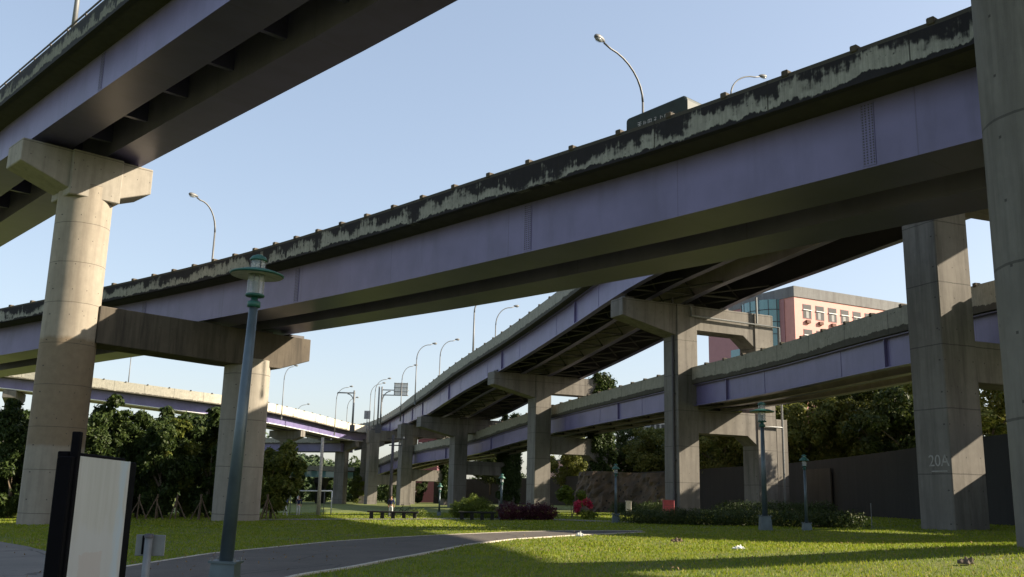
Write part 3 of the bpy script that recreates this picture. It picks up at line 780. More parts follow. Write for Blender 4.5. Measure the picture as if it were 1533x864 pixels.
# ------------------------------------------------------------------ foliage
def leaf_mesh(name, clumps, per, size, mats, flat=.0, shell=.55):
    """clumps: (x,y,z,rx,ry,rz); leaves are small bent quads spread through each clump's volume"""
    V=[];n=0
    C=np.repeat(np.array(clumps),per,axis=0); K=len(C)
    d=np.random.normal(size=(K,3)); d/=np.linalg.norm(d,axis=1)[:,None]
    r=(shell+(1-shell)*np.random.rand(K))*(1+.22*np.sin(d[:,0]*9+C[:,0]*3)*np.cos(d[:,2]*8+C[:,1]))
    p=C[:,:3]+d*C[:,3:6]*r[:,None]+np.random.normal(size=(K,3))*.04
    nr=d+np.random.normal(size=(K,3))*.8; nr[:,2]+=.5; nr/=np.linalg.norm(nr,axis=1)[:,None]
    a=np.cross(nr,np.random.normal(size=(K,3))); a/=np.linalg.norm(a,axis=1)[:,None]; b=np.cross(nr,a)
    s=size*(.55+.9*np.random.rand(K))[:,None]
    q=np.stack([p-a*s, p+b*s*.45+nr*s*.12, p+a*s, p-b*s*.45+nr*s*.12],1).reshape(-1,3)
    me=bpy.data.meshes.new(name); me.vertices.add(len(q)); me.vertices.foreach_set('co',q.ravel())
    me.loops.add(K*4); me.loops.foreach_set('vertex_index',np.arange(K*4,dtype=np.int32))
    me.polygons.add(K); me.polygons.foreach_set('loop_start',np.arange(0,K*4,4,dtype=np.int32)); me.polygons.foreach_set('loop_total',np.full(K,4,dtype=np.int32))
    me.materials.append(mats); me.update(calc_edges=True); me.validate()
    return me
def tree_proto(h, w, leafm, seed, nclump=26, per=330, leaf=.17, low=.22, trunk=.16, pointed=.0):
    rs=random.Random(seed); cl=[]
    for i in range(nclump):
        v=rs.random()**.85; z=h*(low+(1-low)*v*.93)
        rad=w*(math.sin(math.pi*min(1,.22+.78*(1-v)))**.6)*(1-pointed*v)
        an=rs.random()*6.283; rr=rad*math.sqrt(rs.random())*.9
        s=w*(.24+.24*rs.random())*(1-.35*v)
        cl.append((rr*math.cos(an),rr*math.sin(an),z-s*.3,s,s,s*.75))
    for i in range(nclump//2):
        v=rs.random(); an=rs.random()*6.283; rad=w*(.85+.3*rs.random())*math.sin(math.pi*min(.97,.25+.75*(1-v)))**.5; s=w*(.08+.09*rs.random())
        cl.append((rad*math.cos(an),rad*math.sin(an),h*(low+(.86-low)*v),s,s,s))
    me=leaf_mesh('crown',cl,per,leaf,leafm)
    mb=MB(); mb.tube([(0,0,-.3),(.05*h*.1,0,h*.25),(-.02*h,.02*h,h*.4),(0,0,h*.55)],[trunk,trunk*.8,trunk*.5,.03],8)
    for c in [q_ for q_ in cl[:nclump] if q_[2]<h*.62][::2]:
        z0=max(h*.15,c[2]*.55); mb.tube([(0,0,z0),(c[0]*.5,c[1]*.5,(z0+c[2])/2+.1),(c[0],c[1],c[2])],[trunk*.4,trunk*.25,.02],5,cap=False)
    ob=mb.build('trunk',MT['bark'],None,smooth=True); tm=ob.data; bpy.data.objects.remove(ob)
    return me,tm
def tree(proto, p, s, rz, label, group=None, cat='tree', sz=None, name='tree'):
    e=empty(name,p,label,cat,group); e.rotation_euler.z=rz; e.scale=(s,s,sz or s)
    for nme,me in (('crown',proto[0]),('trunk',proto[1])):
        o=bpy.data.objects.new(nme,me); COL.objects.link(o); o.parent=e
    return e
PR=[tree_proto(8.4,2.7,MT['leaf_d'],1,30,330,.17,.10),tree_proto(8.0,2.5,MT['leaf_d'],2,28,330,.17,.08,pointed=.4),tree_proto(8,2.6,MT['leaf_y'],3,28,330,.17,.1)]
PO=[tree_proto(9.5,4.4,MT['leaf_o'],5,42,420,.17,.30,.22),tree_proto(9.5,4.0,MT['leaf_o'],6,40,420,.17,.28,.22),tree_proto(9.5,4.3,MT['leaf_h'],7,40,420,.17,.30,.22)]
grove=[(-4,73,.98,0,'dark leafy tree at the left edge, left of the far left round pier'),(12,71,.80,1,'dark tree half hidden behind the left side of the far left round pier'),
 (128,72,.80,1,'dark tree right behind the white notice board top'),(168,74,1.03,0,'tallest pointed dark tree of the grove, above the notice board'),(205,76,.88,0,'dark round headed tree just right of the tallest one in the grove'),
 (238,73,.84,1,'dark narrow tree in the middle of the grove between the round piers'),(272,75,.88,2,'tree with sunlit yellow green leaf tips in the right half of the grove'),(310,74,.93,0,'dark tree touching the left side of the second round pier'),
 (345,78,.92,2,'leafy tree directly behind the second round pier'),(95,82,1.0,0,'dark tree in the second row between the far left round pier and the notice board'),(155,84,1.05,1,'dark tree in the second row under the tallest crown'),(225,85,1.05,0,'dark tree in the second row in the middle of the grove'),(285,86,1.05,1,'dark tree in the second row beside the second round pier'),(30,85,1.0,0,'dark tree in the second row at the left edge'),(60,82,.8,1,'dark tree directly behind the far left round pier'),(-60,80,.95,0,'dark tree beyond the left edge of the grove')]
for k,(px,Y,s,i,lab) in enumerate(grove):
    p=atY(px,760,Y); tree(PR[i],gp(p.x,Y),s*1.02,k*1.3,lab,'trees of the dark grove',sz=s*1.1)
p=atY(405,768,71); tree(tree_proto(6.1,2.2,MT['leaf_y'],9,28,420,.16,.20,.11),gp(p.x,71),1.0,.4,'small sunlit tree with bright yellow green leaves right of the second round pier')
# leaning bare stems at its foot
for k,(a,b) in enumerate((((386,776),(398,742)),((396,778),(412,735)),((404,779),(428,738)))):
    pass
hb=[(1085,118,1.25,0,'olive tree between the two legs of the middle portal pier, above the wall'),(1052,128,1.2,2,'dull green tree just right of the middle portal column'),(1205,112,1.35,1,'olive crowned tree right of the slim support column'),(1262,116,1.55,0,'broad olive tree above the pale patch of the wall'),
    (1322,108,1.55,1,'olive tree left of the numbered portal pier'),(1368,101,1.5,2,'green tree touching the left face of the numbered portal pier'),(1497,82,1.35,0,'golden olive tree seen between the numbered pier and the right foreground pier'),
    (955,150,1.15,2,'green tree over the climbing wall left of the middle portal pier'),(988,142,1.05,0,'olive tree close behind the left face of the middle portal column'),(850,180,1.1,0,'olive tree behind the wall between two portal piers, over the red flowers'),(735,215,1.15,2,'green tree over the wall left of the ivy clad leg'),(1150,124,1.25,1,'olive tree seen just under the lower ramp behind the lamp'),
    (1235,140,1.7,2,'taller green tree filling the gap behind the broad olive tree'),(1300,135,1.75,0,'tall olive tree in the second row under the lower ramp'),(1120,150,1.5,2,'green tree in the second row behind the portal legs')]
for k,(px,Y,s,i,lab) in enumerate(hb):
    p=atY(px,700,Y); z0={0:0}.get(1,0); g=2.2
    tree(PO[i],Vector((p.x,Y,g)),s,k*2.1,lab,'trees above the retaining wall')
# raised bank that the trees behind the wall stand on
mb=MB()
Wc=catmull([Vector((*p,0)) for p in WP],6)
for i in range(len(Wc)-1):
    a,b=Wc[i],Wc[i+1]; mb.quad([(a.x+.3,a.y,4.3),(a.x+70,a.y+12,4.3),(b.x+70,b.y+12,4.3),(b.x+.3,b.y,4.3)])
o=mb.build('raised_ground',MT['lawn']); o['kind']='structure'
for k,(px,Y,s,i,lab) in enumerate(((395,232,1.1,0,'far dark tree left of the goal'),(445,226,.8,1,'far dark tree framed by the goal'),(478,250,1.0,0,'far dark tree behind the wooden pole'),(535,228,.75,2,'sunlit far tree between the two square piers under the junction'),(583,222,.7,1,'far dark tree right of the dark utility pole'),(540,265,1.1,1,'far dark tree under the junction'),(625,240,.8,0,'far dark tree left of the fourth portal pier'))):
    p=atY(px,740,Y); tree(PR[i],gp(p.x,Y),s*1.15,k*1.7,lab,'far trees beyond the field')
cl=[]
for k in range(150):
    x_=random.uniform(-175,25); cl.append((x_,random.uniform(296,330),random.uniform(0,11)*(.7+.3*math.sin(x_*.11)),4.2,4,3.2))
m2=leaf_mesh('far_wood',cl,260,.62,MT['leaf_d'],shell=.5); o=bpy.data.objects.new('far_wood',m2); COL.objects.link(o); tag(o,'far belt of dark trees closing the view beyond the field and the distant ramps','woodland',kind='stuff')
# hedges, bushes, ivy
def bush(name, clumps, per, leaf, m, label, cat, group=None):
    me=leaf_mesh(name,clumps,per,leaf,m,shell=.6); o=bpy.data.objects.new(name,me); COL.objects.link(o); tag(o,label,cat,group); return o
def row(a, b, h, w, k):
    out=[]
    for i in range(k):
        q=a.lerp(b,(i+.5)/k); out.append((q.x+random.uniform(-.2,.2),q.y+random.uniform(-.2,.2),gz(q.x,q.y)+h*.45,w*.75,w*.6,h*.55*random.uniform(.85,1.15)))
    return out
bush('hedge',row(atg(945,784),atg(1275,791),.85,1.3,30),900,.055,MT['leaf_h'],'long low clipped hedge in front of the pipe fitted portal pier','hedge')
bush('hedge',row(gp(17.2,79),gp(25,76),1.2,1.4,14),800,.06,MT['leaf_d'],'darker taller hedge between the two legs of the middle portal pier','hedge')
bush('hedge',row(gp(9.2,84),gp(13.2,79.5),1.1,1.0,9),800,.06,MT['leaf_d'],'dark low hedge at the foot of the climbing wall','hedge')
p=atg(709,776); bush('bush',[(p.x,p.y,p.z+.75,1.5,1.3,.85),(p.x-.9,p.y,p.z+.55,.9,.9,.65),(p.x+1.2,p.y+.3,p.z+.4,.9,.8,.5),(p.x+.2,p.y-.3,p.z+.9,.9,.9,.7)],5000,.045,MT['leaf_b'],'round clipped yellow green bush in front of the fourth portal pier','bush')
p=atg(737,777); bush('bush',[(p.x-.4,p.y,p.z+.3,1.0,.7,.4),(p.x+.8,p.y+.1,p.z+.25,.9,.6,.3)],700,.06,MT['leaf_b'],'low spreading yellow leaved bush right of the round one','bush')
p=atg(789,779); bush('bush',[(p.x+dx,p.y,p.z+.5,.75,.7,.6+.12*math.sin(dx*3)) for dx in (-1.3,-.6,.1,.8,1.3)],2200,.055,MT['leaf_p'],'dark maroon bush at the foot of the third portal pier','bush')
p=atg(856,777); e=empty('shrub',p,'leafy pale green shrub standing left of the red flowers','shrub')
me=leaf_mesh('foliage',[(random.uniform(-.8,.8),random.uniform(-.3,.3),1.0+random.random()*1.1,.32,.32,.25) for i in range(12)],80,.14,MT['leaf_b']); o=bpy.data.objects.new('foliage',me); COL.objects.link(o); o.parent=e
mb=MB()
for i in range(5): mb.tube([p,p+Vector((random.uniform(-.6,.6),random.uniform(-.2,.2),1.9))],.025,5)
mb.build('stem',MT['bark'],e)
p=atg(875,778); e=empty('flowering_plant',p,'plant with bright red flowers at the left end of the climbing wall','plant')
for nm,cl,n_,s_,m_ in (('petals',[(-.45,0,1.0,.28,.2,.3),(.1,0,1.15,.3,.2,.25),(-.5,0,.6,.2,.2,.3),(.4,0,.95,.18,.18,.2)],110,.09,'flower'),('foliage',[(0,0,.35,.5,.35,.3),(.5,0,.3,.4,.3,.25)],160,.10,'leaf_b')):
    me=leaf_mesh(nm,cl,n_,s_,MT[m_]); o=bpy.data.objects.new(nm,me); COL.objects.link(o); o.parent=e
p=atg(627,774.5); bush('bush',[(p.x,p.y,p.z+.3,.7,.5,.35)],600,.06,MT['leaf_b'],'small bright bush at the right end of the long bench','bush')
def ivy(key, z0, z1, label, amt=1.0):
    t,cf,n,q=pn[key]; cl=[]
    for i in range(int(260*amt)):
        z=z0+(z1-z0)*random.random(); s_=random.choice([0,0,1,2]); o=random.uniform(-1.25,1.25)
        b=cf+(-q*1.15+n*o if s_==0 else (n*1.15+q*o if s_==1 else -n*1.15+q*o)); cl.append((b.x,b.y,z,.45+.25*random.random(),.45,.7))
    me=leaf_mesh('ivy',cl,170,.16,MT['leaf_d'],shell=.2); o=bpy.data.objects.new('ivy',me); COL.objects.link(o); tag(o,label,'climbing plant')
ivy('third',0.5,16.4,'dark ivy covering the whole far leg of the third portal pier')
ivy('fourth',1.0,13.7,'dark ivy covering the whole far leg of the fourth portal pier',1.1)
ivy('fifth',1.0,7,'thin dark ivy on the lower far leg of the fifth portal pier',.6)

# ------------------------------------------------------------------ hills
def hill(x0,x1,Y,hmax,seed,label_i):
    rs=np.random.RandomState(seed); nx,ny=110,16; v=[];f=[]
    for j in range(ny):
        for i in range(nx):
            u=i/(nx-1); w_=j/(ny-1); z=hmax*(math.sin(math.pi*u)**.7)*(math.sin(w_*math.pi/2))*(.8+.2*math.sin(u*11+seed))+rs.rand()*2.8*(w_>0)
            v.append((x0+(x1-x0)*u+rs.rand()*2,Y+w_*140+rs.rand()*3,z-1))
    for j in range(ny-1):
        for i in range(nx-1): f.append((j*nx+i,j*nx+i+1,(j+1)*nx+i+1,(j+1)*nx+i))
    me=bpy.data.meshes.new('hill'); me.from_pydata(v,[],f); me.materials.append(MT['hill']); o=bpy.data.objects.new('hill',me); COL.objects.link(o); o['kind']='structure'
    # loose tree canopy over the slope
    K=2600; xs=x0+(x1-x0)*rs.rand(K); cl=[]
    for k in range(K):
        i=rs.randint(0,nx); j=rs.randint(1,ny); a=v[j*nx+i]; cl.append((a[0],a[1],a[2]+1,3.2,3.2,2.6))
    np.random.seed(seed); m2=leaf_mesh('woodland',cl,26,.9,MT['hill'],shell=.8); o=bpy.data.objects.new('woodland',m2); COL.objects.link(o)
    tag(o,'mass of trees covering the green hill behind the sunlit ramp' if label_i==0 else 'mass of trees on the hill behind the dark grove','woodland',kind='stuff')
hill(-190,-70,330,30,3,0)
hill(-420,-150,330,44,5,1)
# ------------------------------------------------------------------ street lights on the ramps
def project(p):
    v=Vector(p)-Vector((0,0,CH)); d=v.dot(CF); return 766.5+FPX*v.dot(CR)/d, 432-FPX*v.dot(CU)/d
def street_light(xb, ytop, xh, Y, H, arm, label, r=.085, group='street lights on the ramps', head=.32):
    p=atY(xb,ytop,Y); arm=Vector(arm).normalized()
    best=min((abs(project(p+arm*(k*.05))[0]-xh),k*.05) for k in range(0,140))[1]
    best=max(best,.4)
    base=Vector((p.x,p.y,p.z-H)); e=empty('street_light',base,label,'street light',group)
    mb=MB(); mb.tube([base,base+Vector((0,0,H*.72))],[r,r*.72],10)
    pts=[]; 
    for k in range(9):
        t=k/8*math.pi/2; pts.append(base+Vector((0,0,H*.72+ (H*.25)*math.sin(t)))+arm*(best*.82)*(1-math.cos(t)))
    pts.append(base+arm*best*.98+Vector((0,0,H*.985)))
    m2=MB(); m2.tube(pts,[r*.72]*3+[r*.6]*(len(pts)-3),12)
    mb.build('pole',MT['lamp_grey'],e,smooth=True); m2.build('arm',MT['lamp_grey'],e,smooth=True)
    m3=MB(); m3.tube([base+Vector((0,0,.0)),base+Vector((0,0,.5))],r*1.6,8); m3.build('base_sleeve',MT['lamp_grey'],e)
    hp=base+arm*best+Vector((0,0,H)); mb=MB(); L_=head*2.0
    prof=[(0,.3),(.15,.62),(.4,.95),(.7,1.),(.9,.7),(1.,.15)]
    mb.tube([hp+arm*(L_*a-.1)+Vector((0,0,-.03+.05*a)) for a,_ in prof],[head*.42*b for _,b in prof],10)
    mb.build('lamp_head',MT['lamp_grey'],e,smooth=True)
    m4=MB(); m4.tube([hp+arm*(L_*a-.1)+Vector((0,0,-.09)) for a in (.3,.5,.75,.9)],[head*.2,head*.33,head*.33,head*.15],10); m4.build('lens',MT['glass'],e,smooth=True)
    return e
nC=(.92,.38,0); nBl=(-.7,-.7,0)
street_light(962,92,903,43.5,7.6,nBl,'large grey street light rising behind the dark truck with its head to the left',.075,head=.36)
street_light(1093,103,1138,63,7.2,nC,'short looking street light right of the dark truck with its head to the right',.08,head=.34)
street_light(326,301,295,63.5,8.0,nBl,'street light above the left part of the long black grimed parapet, head to the left',.085,head=.34)
for xb,yt,xh,Y,H,lab in ((743,455,770,128,10.5,'street light nearest the underside of the long viaduct on the climbing ramp'),
    (625,512,648,150,9.8,'taller of the two matching street lights on the climbing ramp, to the left'),(660,506,682,150,10.5,'street light right of the taller matching one on the climbing ramp'),
    (603,545,620,185,11,'street light rising behind the gridded road sign'),(505,577,524,205,10.5,'street light left of the bare gantry arm'),(521,594,533,230,10,'faint street light half hidden behind the bare gantry pole'),
    (556,572,573,215,10.5,'lower of the two street lights left of the sign gantry'),(563,565,581,200,10.5,'higher of the two street lights left of the sign gantry'),
    (427,546,441,185,10.5,'street light whose arm disappears behind the cap of the second round pier'),(446,604,460,250,8.5,'small far street light just right of the second round pier'),
    (200,500,216,170,11,'street light pole between the two round piers, its head hidden by the cross beam')):
    street_light(xb,yt,xh,Y,H,nC,lab,.10,head=.4)
street_light(711,440,735,122,8.8,nC,'tall thick pole on the climbing ramp running up behind the long viaduct',.13,head=.4)
pA=atY(118,38,47.5); street_light(130,-110,180,47.5,atY(130,-110,47.5).z-24.4,(.7,.7,0),'thick light pole behind the railing at the upper left corner',.15,head=.4)
# ------------------------------------------------------------------ gantries and road signs at the junction
Yg=191
def gp_px(x,y,Y=Yg): return atY(x,y,Y)
b=gp_px(527,646); tp=gp_px(533,587); tp.x=b.x
e=empty('gantry',b,'bare grey sign gantry with an empty arm reaching left at the ramp junction','gantry')
mb=MB(); mb.tube([b,Vector((b.x,b.y,tp.z+.3))],[.22,.17],8); mb.build('pole',MT['lamp_grey'],e,smooth=True)
mb=MB(); mb.tube([Vector((b.x+.2,b.y,tp.z-.2)),Vector((b.x-3.3,b.y,tp.z-.2))],.13,8); mb.tube([Vector((b.x-3.2,b.y,tp.z-.2)),Vector((b.x-3.3,b.y,tp.z-.5))],.09,6); mb.build('arm',MT['lamp_grey'],e,smooth=True)
mb=MB(); mb.tube([Vector((b.x-1.3*(1-math.cos(t)),b.y,tp.z-2.2+1.8*math.sin(t))) for t in np.linspace(0,1.57,7)],.09,6); mb.build('brace',MT['lamp_grey'],e,smooth=True)
mb=MB(); mb.box((b.x,b.y,b.z+.6),(.9,.7,1.3)); mb.build('footing',MT['dark_steel'],e)
b=gp_px(566,648); zt=gp_px(568,581).z
e=empty('gantry',b,'double pole sign gantry holding a gridded white road sign to the right','gantry')
for dx in (-.2,.35):
    mb=MB(); mb.tube([Vector((b.x+dx,b.y,b.z)),Vector((b.x+dx,b.y,zt+.3))],[.18,.15],8); mb.build('pole',MT['lamp_grey'],e,smooth=True)
mb=MB()
for dz in (-.35,-1.35): mb.tube([Vector((b.x+.3,b.y,zt+dz)),Vector((b.x+5.6,b.y,zt+dz))],.10,8)
mb.build('arm',MT['lamp_grey'],e,smooth=True)
mb=MB(); mb.tube([Vector((b.x+.45+1.6*(1-math.cos(t)),b.y,zt-2.8+2.2*math.sin(t))) for t in np.linspace(0,1.57,7)],.10,6); mb.build('brace',MT['lamp_grey'],e,smooth=True)
mb=MB(); mb.box((b.x,b.y,b.z+.7),(1.1,.8,1.5)); mb.build('footing',MT['dark_steel'],e)
mb=MB(); c_=Vector((b.x+4.1,b.y-.25,zt-.15)); mb.box(c_,(2.7,.06,2.5)); sg=mb.build('sign_panel',MT['white'],e)
mb=MB()
for k in (-1,0,1): mb.box(c_+Vector((k*1.25,-.08,0)),(.09,.08,2.6))
for k in (-1.2,-.5,.3,1.1): mb.box(c_+Vector((0,-.10,k)),(2.8,.08,.08))
mb.build('sign_grid',MT['lamp_grey'],sg)
b=gp_px(548.5,648,188); e=empty('road_sign',b,'small square road sign on a post between the two gantries','road sign')
zt=gp_px(548,615,188).z
mb=MB(); mb.tube([b,Vector((b.x,b.y,zt))],.07,6); mb.build('post',MT['lamp_grey'],e)
mb=MB(); mb.box((b.x,b.y-.1,zt-.8),(1.2,.05,1.6)); mb.build('sign_plate',plain('sign_back_grey',(.25,.25,.26),.6),e)
mb=MB()
for k in (-.5,-.2,.1,.4): mb.box((b.x,b.y-.13,zt-.8+k),(.12,.02,.16))
mb.build('lettering',MT['dark_steel'],e)
# ------------------------------------------------------------------ truck on the long viaduct
d=RB.dist_of(990,2.4,3); p,t,n=RB.at(d,2.45,2.15+.38)
dR=RB.dist_of(937,1.3,5); pr,_,_=RB.at(dR,2.45,0); dF=RB.dist_of(1034,1.3,5); pf,_,_=RB.at(dF,2.45,0)
Lt=(pf-pr).length; cpos=(pf+pr)/2; cpos.z=zB+2.15+.38; rz=math.atan2(t.y,t.x); 
rear=pr; fwd=(pf-pr); fwd.z=0; fwd.normalize(); sd=Vector((-fwd.y,fwd.x,0))
def tp_(a,s,z): return Vector((rear.x,rear.y,cpos.z))+fwd*a+sd*s+Vector((0,0,z))
e=empty('truck',tp_(Lt/2,0,0),'dark green canvas covered truck driving on the long viaduct','truck')
ztop=atY(938,178,rear.y-.8).z-cpos.z; ztop=max(1.9,min(3.4,ztop))
mb=MB(); prof=[(0,1.0),(0,ztop-.10),(.08,ztop),(Lt*.86,ztop+.17),(Lt*.90,ztop+.13),(Lt*.92,ztop-.05),(Lt*.92,1.0)]
mb.poly_prism([tp_(a,-1.15,z) for a,z in prof], sd*2.3); mb.build('cargo_cover',MT['truck'],e,bevel=.06,weld=True)
mb=MB(); prof=[(Lt*.925,.6),(Lt*.925,ztop-.35),(Lt*1.02,ztop-.62),(Lt*1.10,1.5),(Lt*1.13,.6)]
mb.poly_prism([tp_(a,-1.05,z) for a,z in prof], sd*2.1); mb.build('cab',MT['truck'],e,bevel=.06,weld=True)
mb=MB(); mb.poly_prism([tp_(a,-.9,z) for a,z in ((.1,.6),(.1,.95),(Lt*.92,.95),(Lt*.92,.6))], sd*1.8); mb.build('chassis',MT['dark_steel'],e)
for a in (1.2,2.3,Lt*1.0):
    for s_ in (-1.0,.7):
        mb=MB(); mb.tube([tp_(a,s_,.48),tp_(a,s_+.3,.48)],.48,18); mb.build('wheel',MT['tyre'],e)
mb=MB(); q=[tp_(Lt*1.03,-1.06,1.7),tp_(Lt*1.09,-1.06,1.65),tp_(Lt*1.03,-1.06,ztop-.75)]; mb.quad(q); mb.build('window',MT['dglass'],e)
# white characters on the cover: rows of brush-like strokes
def strokes(mb, a, zc, kind, s=.24):
    S_={0:[(-1,1,1,1),(-1,.3,1,.3),(0,1,0,-1),(-.7,-.3,.7,-.3),(-.8,-1,.8,-1)],1:[(-.6,1,-.6,-1),(.1,.9,.1,-1),(-.9,.2,-.3,.3),(.1,0,.8,.3)],2:[(-.9,.9,.9,.9),(-.9,.9,-.9,-.9),(.9,.9,.9,-.9),(-.9,-.9,.9,-.9),(-.5,0,.5,0),(0,.9,0,-.9)],
        3:[(-.5,1,.6,.9),(.6,.9,-.2,.1),(-.6,.1,.6,.1),(0,.1,0,-1)],4:[(-.3,1,-.3,-1),(.3,.7,.9,.1),(-.9,-.9,.5,-.9)],5:[(-.8,.8,.9,.8),(-.8,.8,-.9,-1),(-.3,.2,.8,.2),(-.3,-.5,.9,-.9)]}[kind]
    for x0,z0,x1,z1 in S_:
        A=tp_(a+x0*s*.8,-1.158,zc+z0*s); B=tp_(a+x1*s*.8,-1.158,zc+z1*s); dd=(B-A); ln=dd.length; dd.normalize(); pp=dd.cross(sd).normalized()*.016
        mb.quad([A-pp,B-pp,B+pp,A+pp])
cov=[o for o in bpy.data.objects if o.name.startswith('cargo_cover')][0]
for i,(k,a) in enumerate(zip((0,1,2,3,4,5,5),(.24,.33,.41,.50,.595,.68,.76))):
    mb=MB(); strokes(mb,Lt*a*.92,ztop-.47,k,.115); o=mb.build('painted_character',MT['glyph'],cov)
# ------------------------------------------------------------------ buildings
def building():
    c=atY(1188,428,131); n1=Vector((.885,.465,0)); n2=Vector((-.46,.885,0))      # right face and left face directions
    g=2.0; zt=c.z; c=Vector((c.x,c.y,g)); W1,W2=34,18.5
    e=empty('office_building',c,'large pink tiled building with grey roof band and curved teal glass bay behind the ramps','building')
    mb=MB(); foot=[c,c+n1*W1,c+n1*W1+n2*W2,c+n2*W2]; mb.poly_prism(foot,(0,0,zt-1.5-g)); mb.build('wall',MT['pink'],e)
    f=.12; mb=MB(); F=[c-n1*f-n2*f,c+n1*(W1+f)-n2*f,c+n1*(W1+f)+n2*(W2+f),c-n1*f+n2*(W2+f)]
    mb.poly_prism([p+Vector((0,0,zt-1.5-g)) for p in F],(0,0,1.5)); mb.build('roof_band',MT['grey_b'],e)
    # side wall sheet, its face shade painted in darker pink, proud of the tiles
    mb=MB(); o=-n1*.06; mb.poly_prism([c+n2*1.9+o,c+n2*W2+o,c+n2*W2+o+Vector((0,0,zt-1.6-g)),c+n2*1.9+o+Vector((0,0,zt-1.6-g))],-n1*.05); mb.build('side_wall',MT['pink_d'],e)
    m=MB(); ctr=c+n2*6.4; 
    zz=atY(1140,447,133).z
    N_=14
    pts=[ctr+Vector((-n1.x,-n1.y,0))*(2.3*math.sin(math.pi*k/N_))+n2*(-3.6*math.cos(math.pi*k/N_)) for k in range(N_+1)]
    m.poly_prism(pts,(0,0,zz-g)); bay=m.build('glass_bay',MT['tglass'],e)
    m=MB()
    for z in np.arange(g+1.7,zz,1.75): m.tube([Vector((p.x,p.y,z))-n1*.03 for p in pts],.05,4,cap=False)
    for p in pts[1:-1:2]: m.tube([Vector((p.x,p.y,g))-n1*.03,Vector((p.x,p.y,zz))-n1*.03],.05,4,cap=False)
    m.build('glazing_bars',MT['dark_steel'],bay)
    m=MB(); q0=c+n2*11.3-n1*.12; m.poly_prism([q0,q0+n2*2.0,q0+n2*2.0+Vector((0,0,zz-6-g)),q0+Vector((0,0,zz-6-g))],-n1*.05); m.build('glass_strip',MT['tglass'],e)
    out=Vector((n1.y,-n1.x,0))
    for r in range(3):
        z1=zt-2.35-r*3.55
        for k in range(13):
            a=c+n1*(1.55+k*2.42)
            m=MB(); m.box(a+n1*.8+out*.01+Vector((0,0,z1-1.05-g)),(1.62,.06,2.06),math.atan2(n1.y,n1.x)); w_=m.build('window',MT['pink_d'],e)
            m=MB()
            for dz,hh in ((-.42,.72),(-1.45,1.12)):
                m.box(a+n1*.8+out*.045+Vector((0,0,z1+dz-g)),(1.46,.03,hh),math.atan2(n1.y,n1.x))
            m.build('pane',MT['dglass'],w_)
            m=MB(); m.box(a+n1*(.62 if k%2 else .8)+out*.063+Vector((0,0,z1-1.5-g)),(.5,.01,.95),math.atan2(n1.y,n1.x)); m.build('curtain',MT['lamp_grey'],w_)
            m=MB(); m.box(a+n1*.8+out*.10+Vector((0,0,z1-.84-g)),(1.56,.10,.10),math.atan2(n1.y,n1.x)); m.build('transom',MT['white'],w_)
            m=MB(); m.box(a+n1*.8+out*.16+Vector((0,0,z1-2.5-g)),(.72,.3,.42),math.atan2(n1.y,n1.x)); m.build('air_vent_box',MT['brick'],e)
    return e
building()
def block(px0,px1,ytop,Y,dep,m,label,rows=0,cols=0,z0=None,wm='dglass'):
    a=atY(px0,ytop,Y); b=atY(px1,ytop,Y); g=gz(a.x,Y)-1; zt=a.z
    e=empty('building',Vector(((a.x+b.x)/2,Y,g)),label,'building')
    mb=MB(); mb.box(((a.x+b.x)/2,Y+dep/2,(zt+g)/2),(b.x-a.x,dep,zt-g)); mb.build('wall',m,e)
    mb=MB(); mb.box(((a.x+b.x)/2,Y+dep/2,zt+.15),(b.x-a.x+.5,dep+.5,.3)); mb.build('roof',MT['grey_b'],e)
    for r in range(rows):
        for c in range(cols):
            mb=MB(); w_=(b.x-a.x)/cols; mb.box((a.x+w_*(c+.5),Y-.03,zt-1.9-r*3.2),(w_*.62,.08,1.5)); mb.build('window',MT[wm],e)
block(626,656,656,262,14,plain('maroon_wall',(.14,.05,.06),.8),'low maroon building with pale windows seen under the climbing ramp',2,4,wm='white')
block(657,672,652,275,12,plain('pink_wall',(.5,.28,.26),.8),'small pink building just right of the maroon one',2,2)
block(973,1004,611,262,16,plain('slate_wall',(.20,.21,.23),.8),'slate grey block seen between two portal piers',7,4)
block(949,974,641,255,14,plain('grey_wall',(.24,.24,.25),.8),'lower grey block left of the slate one',5,4)
block(956,968,637,285,10,plain('salmon_wall',(.50,.27,.22),.8),'salmon coloured roof house peeking over the lower grey block',2,2)
block(922,933,668,215,12,plain('rose_wall',(.50,.30,.30),.8),'narrow rose coloured building right beside the ivy clad leg',6,2)
block(823,850,690,230,12,plain('blush_wall',(.52,.34,.32),.8),'blush pink building glimpsed through the trees right of the third portal column',4,4)
block(1232,1275,640,150,12,plain('peach_wall',(.50,.32,.26),.8),'peach coloured building glimpsed through the trees over the wall',4,4)

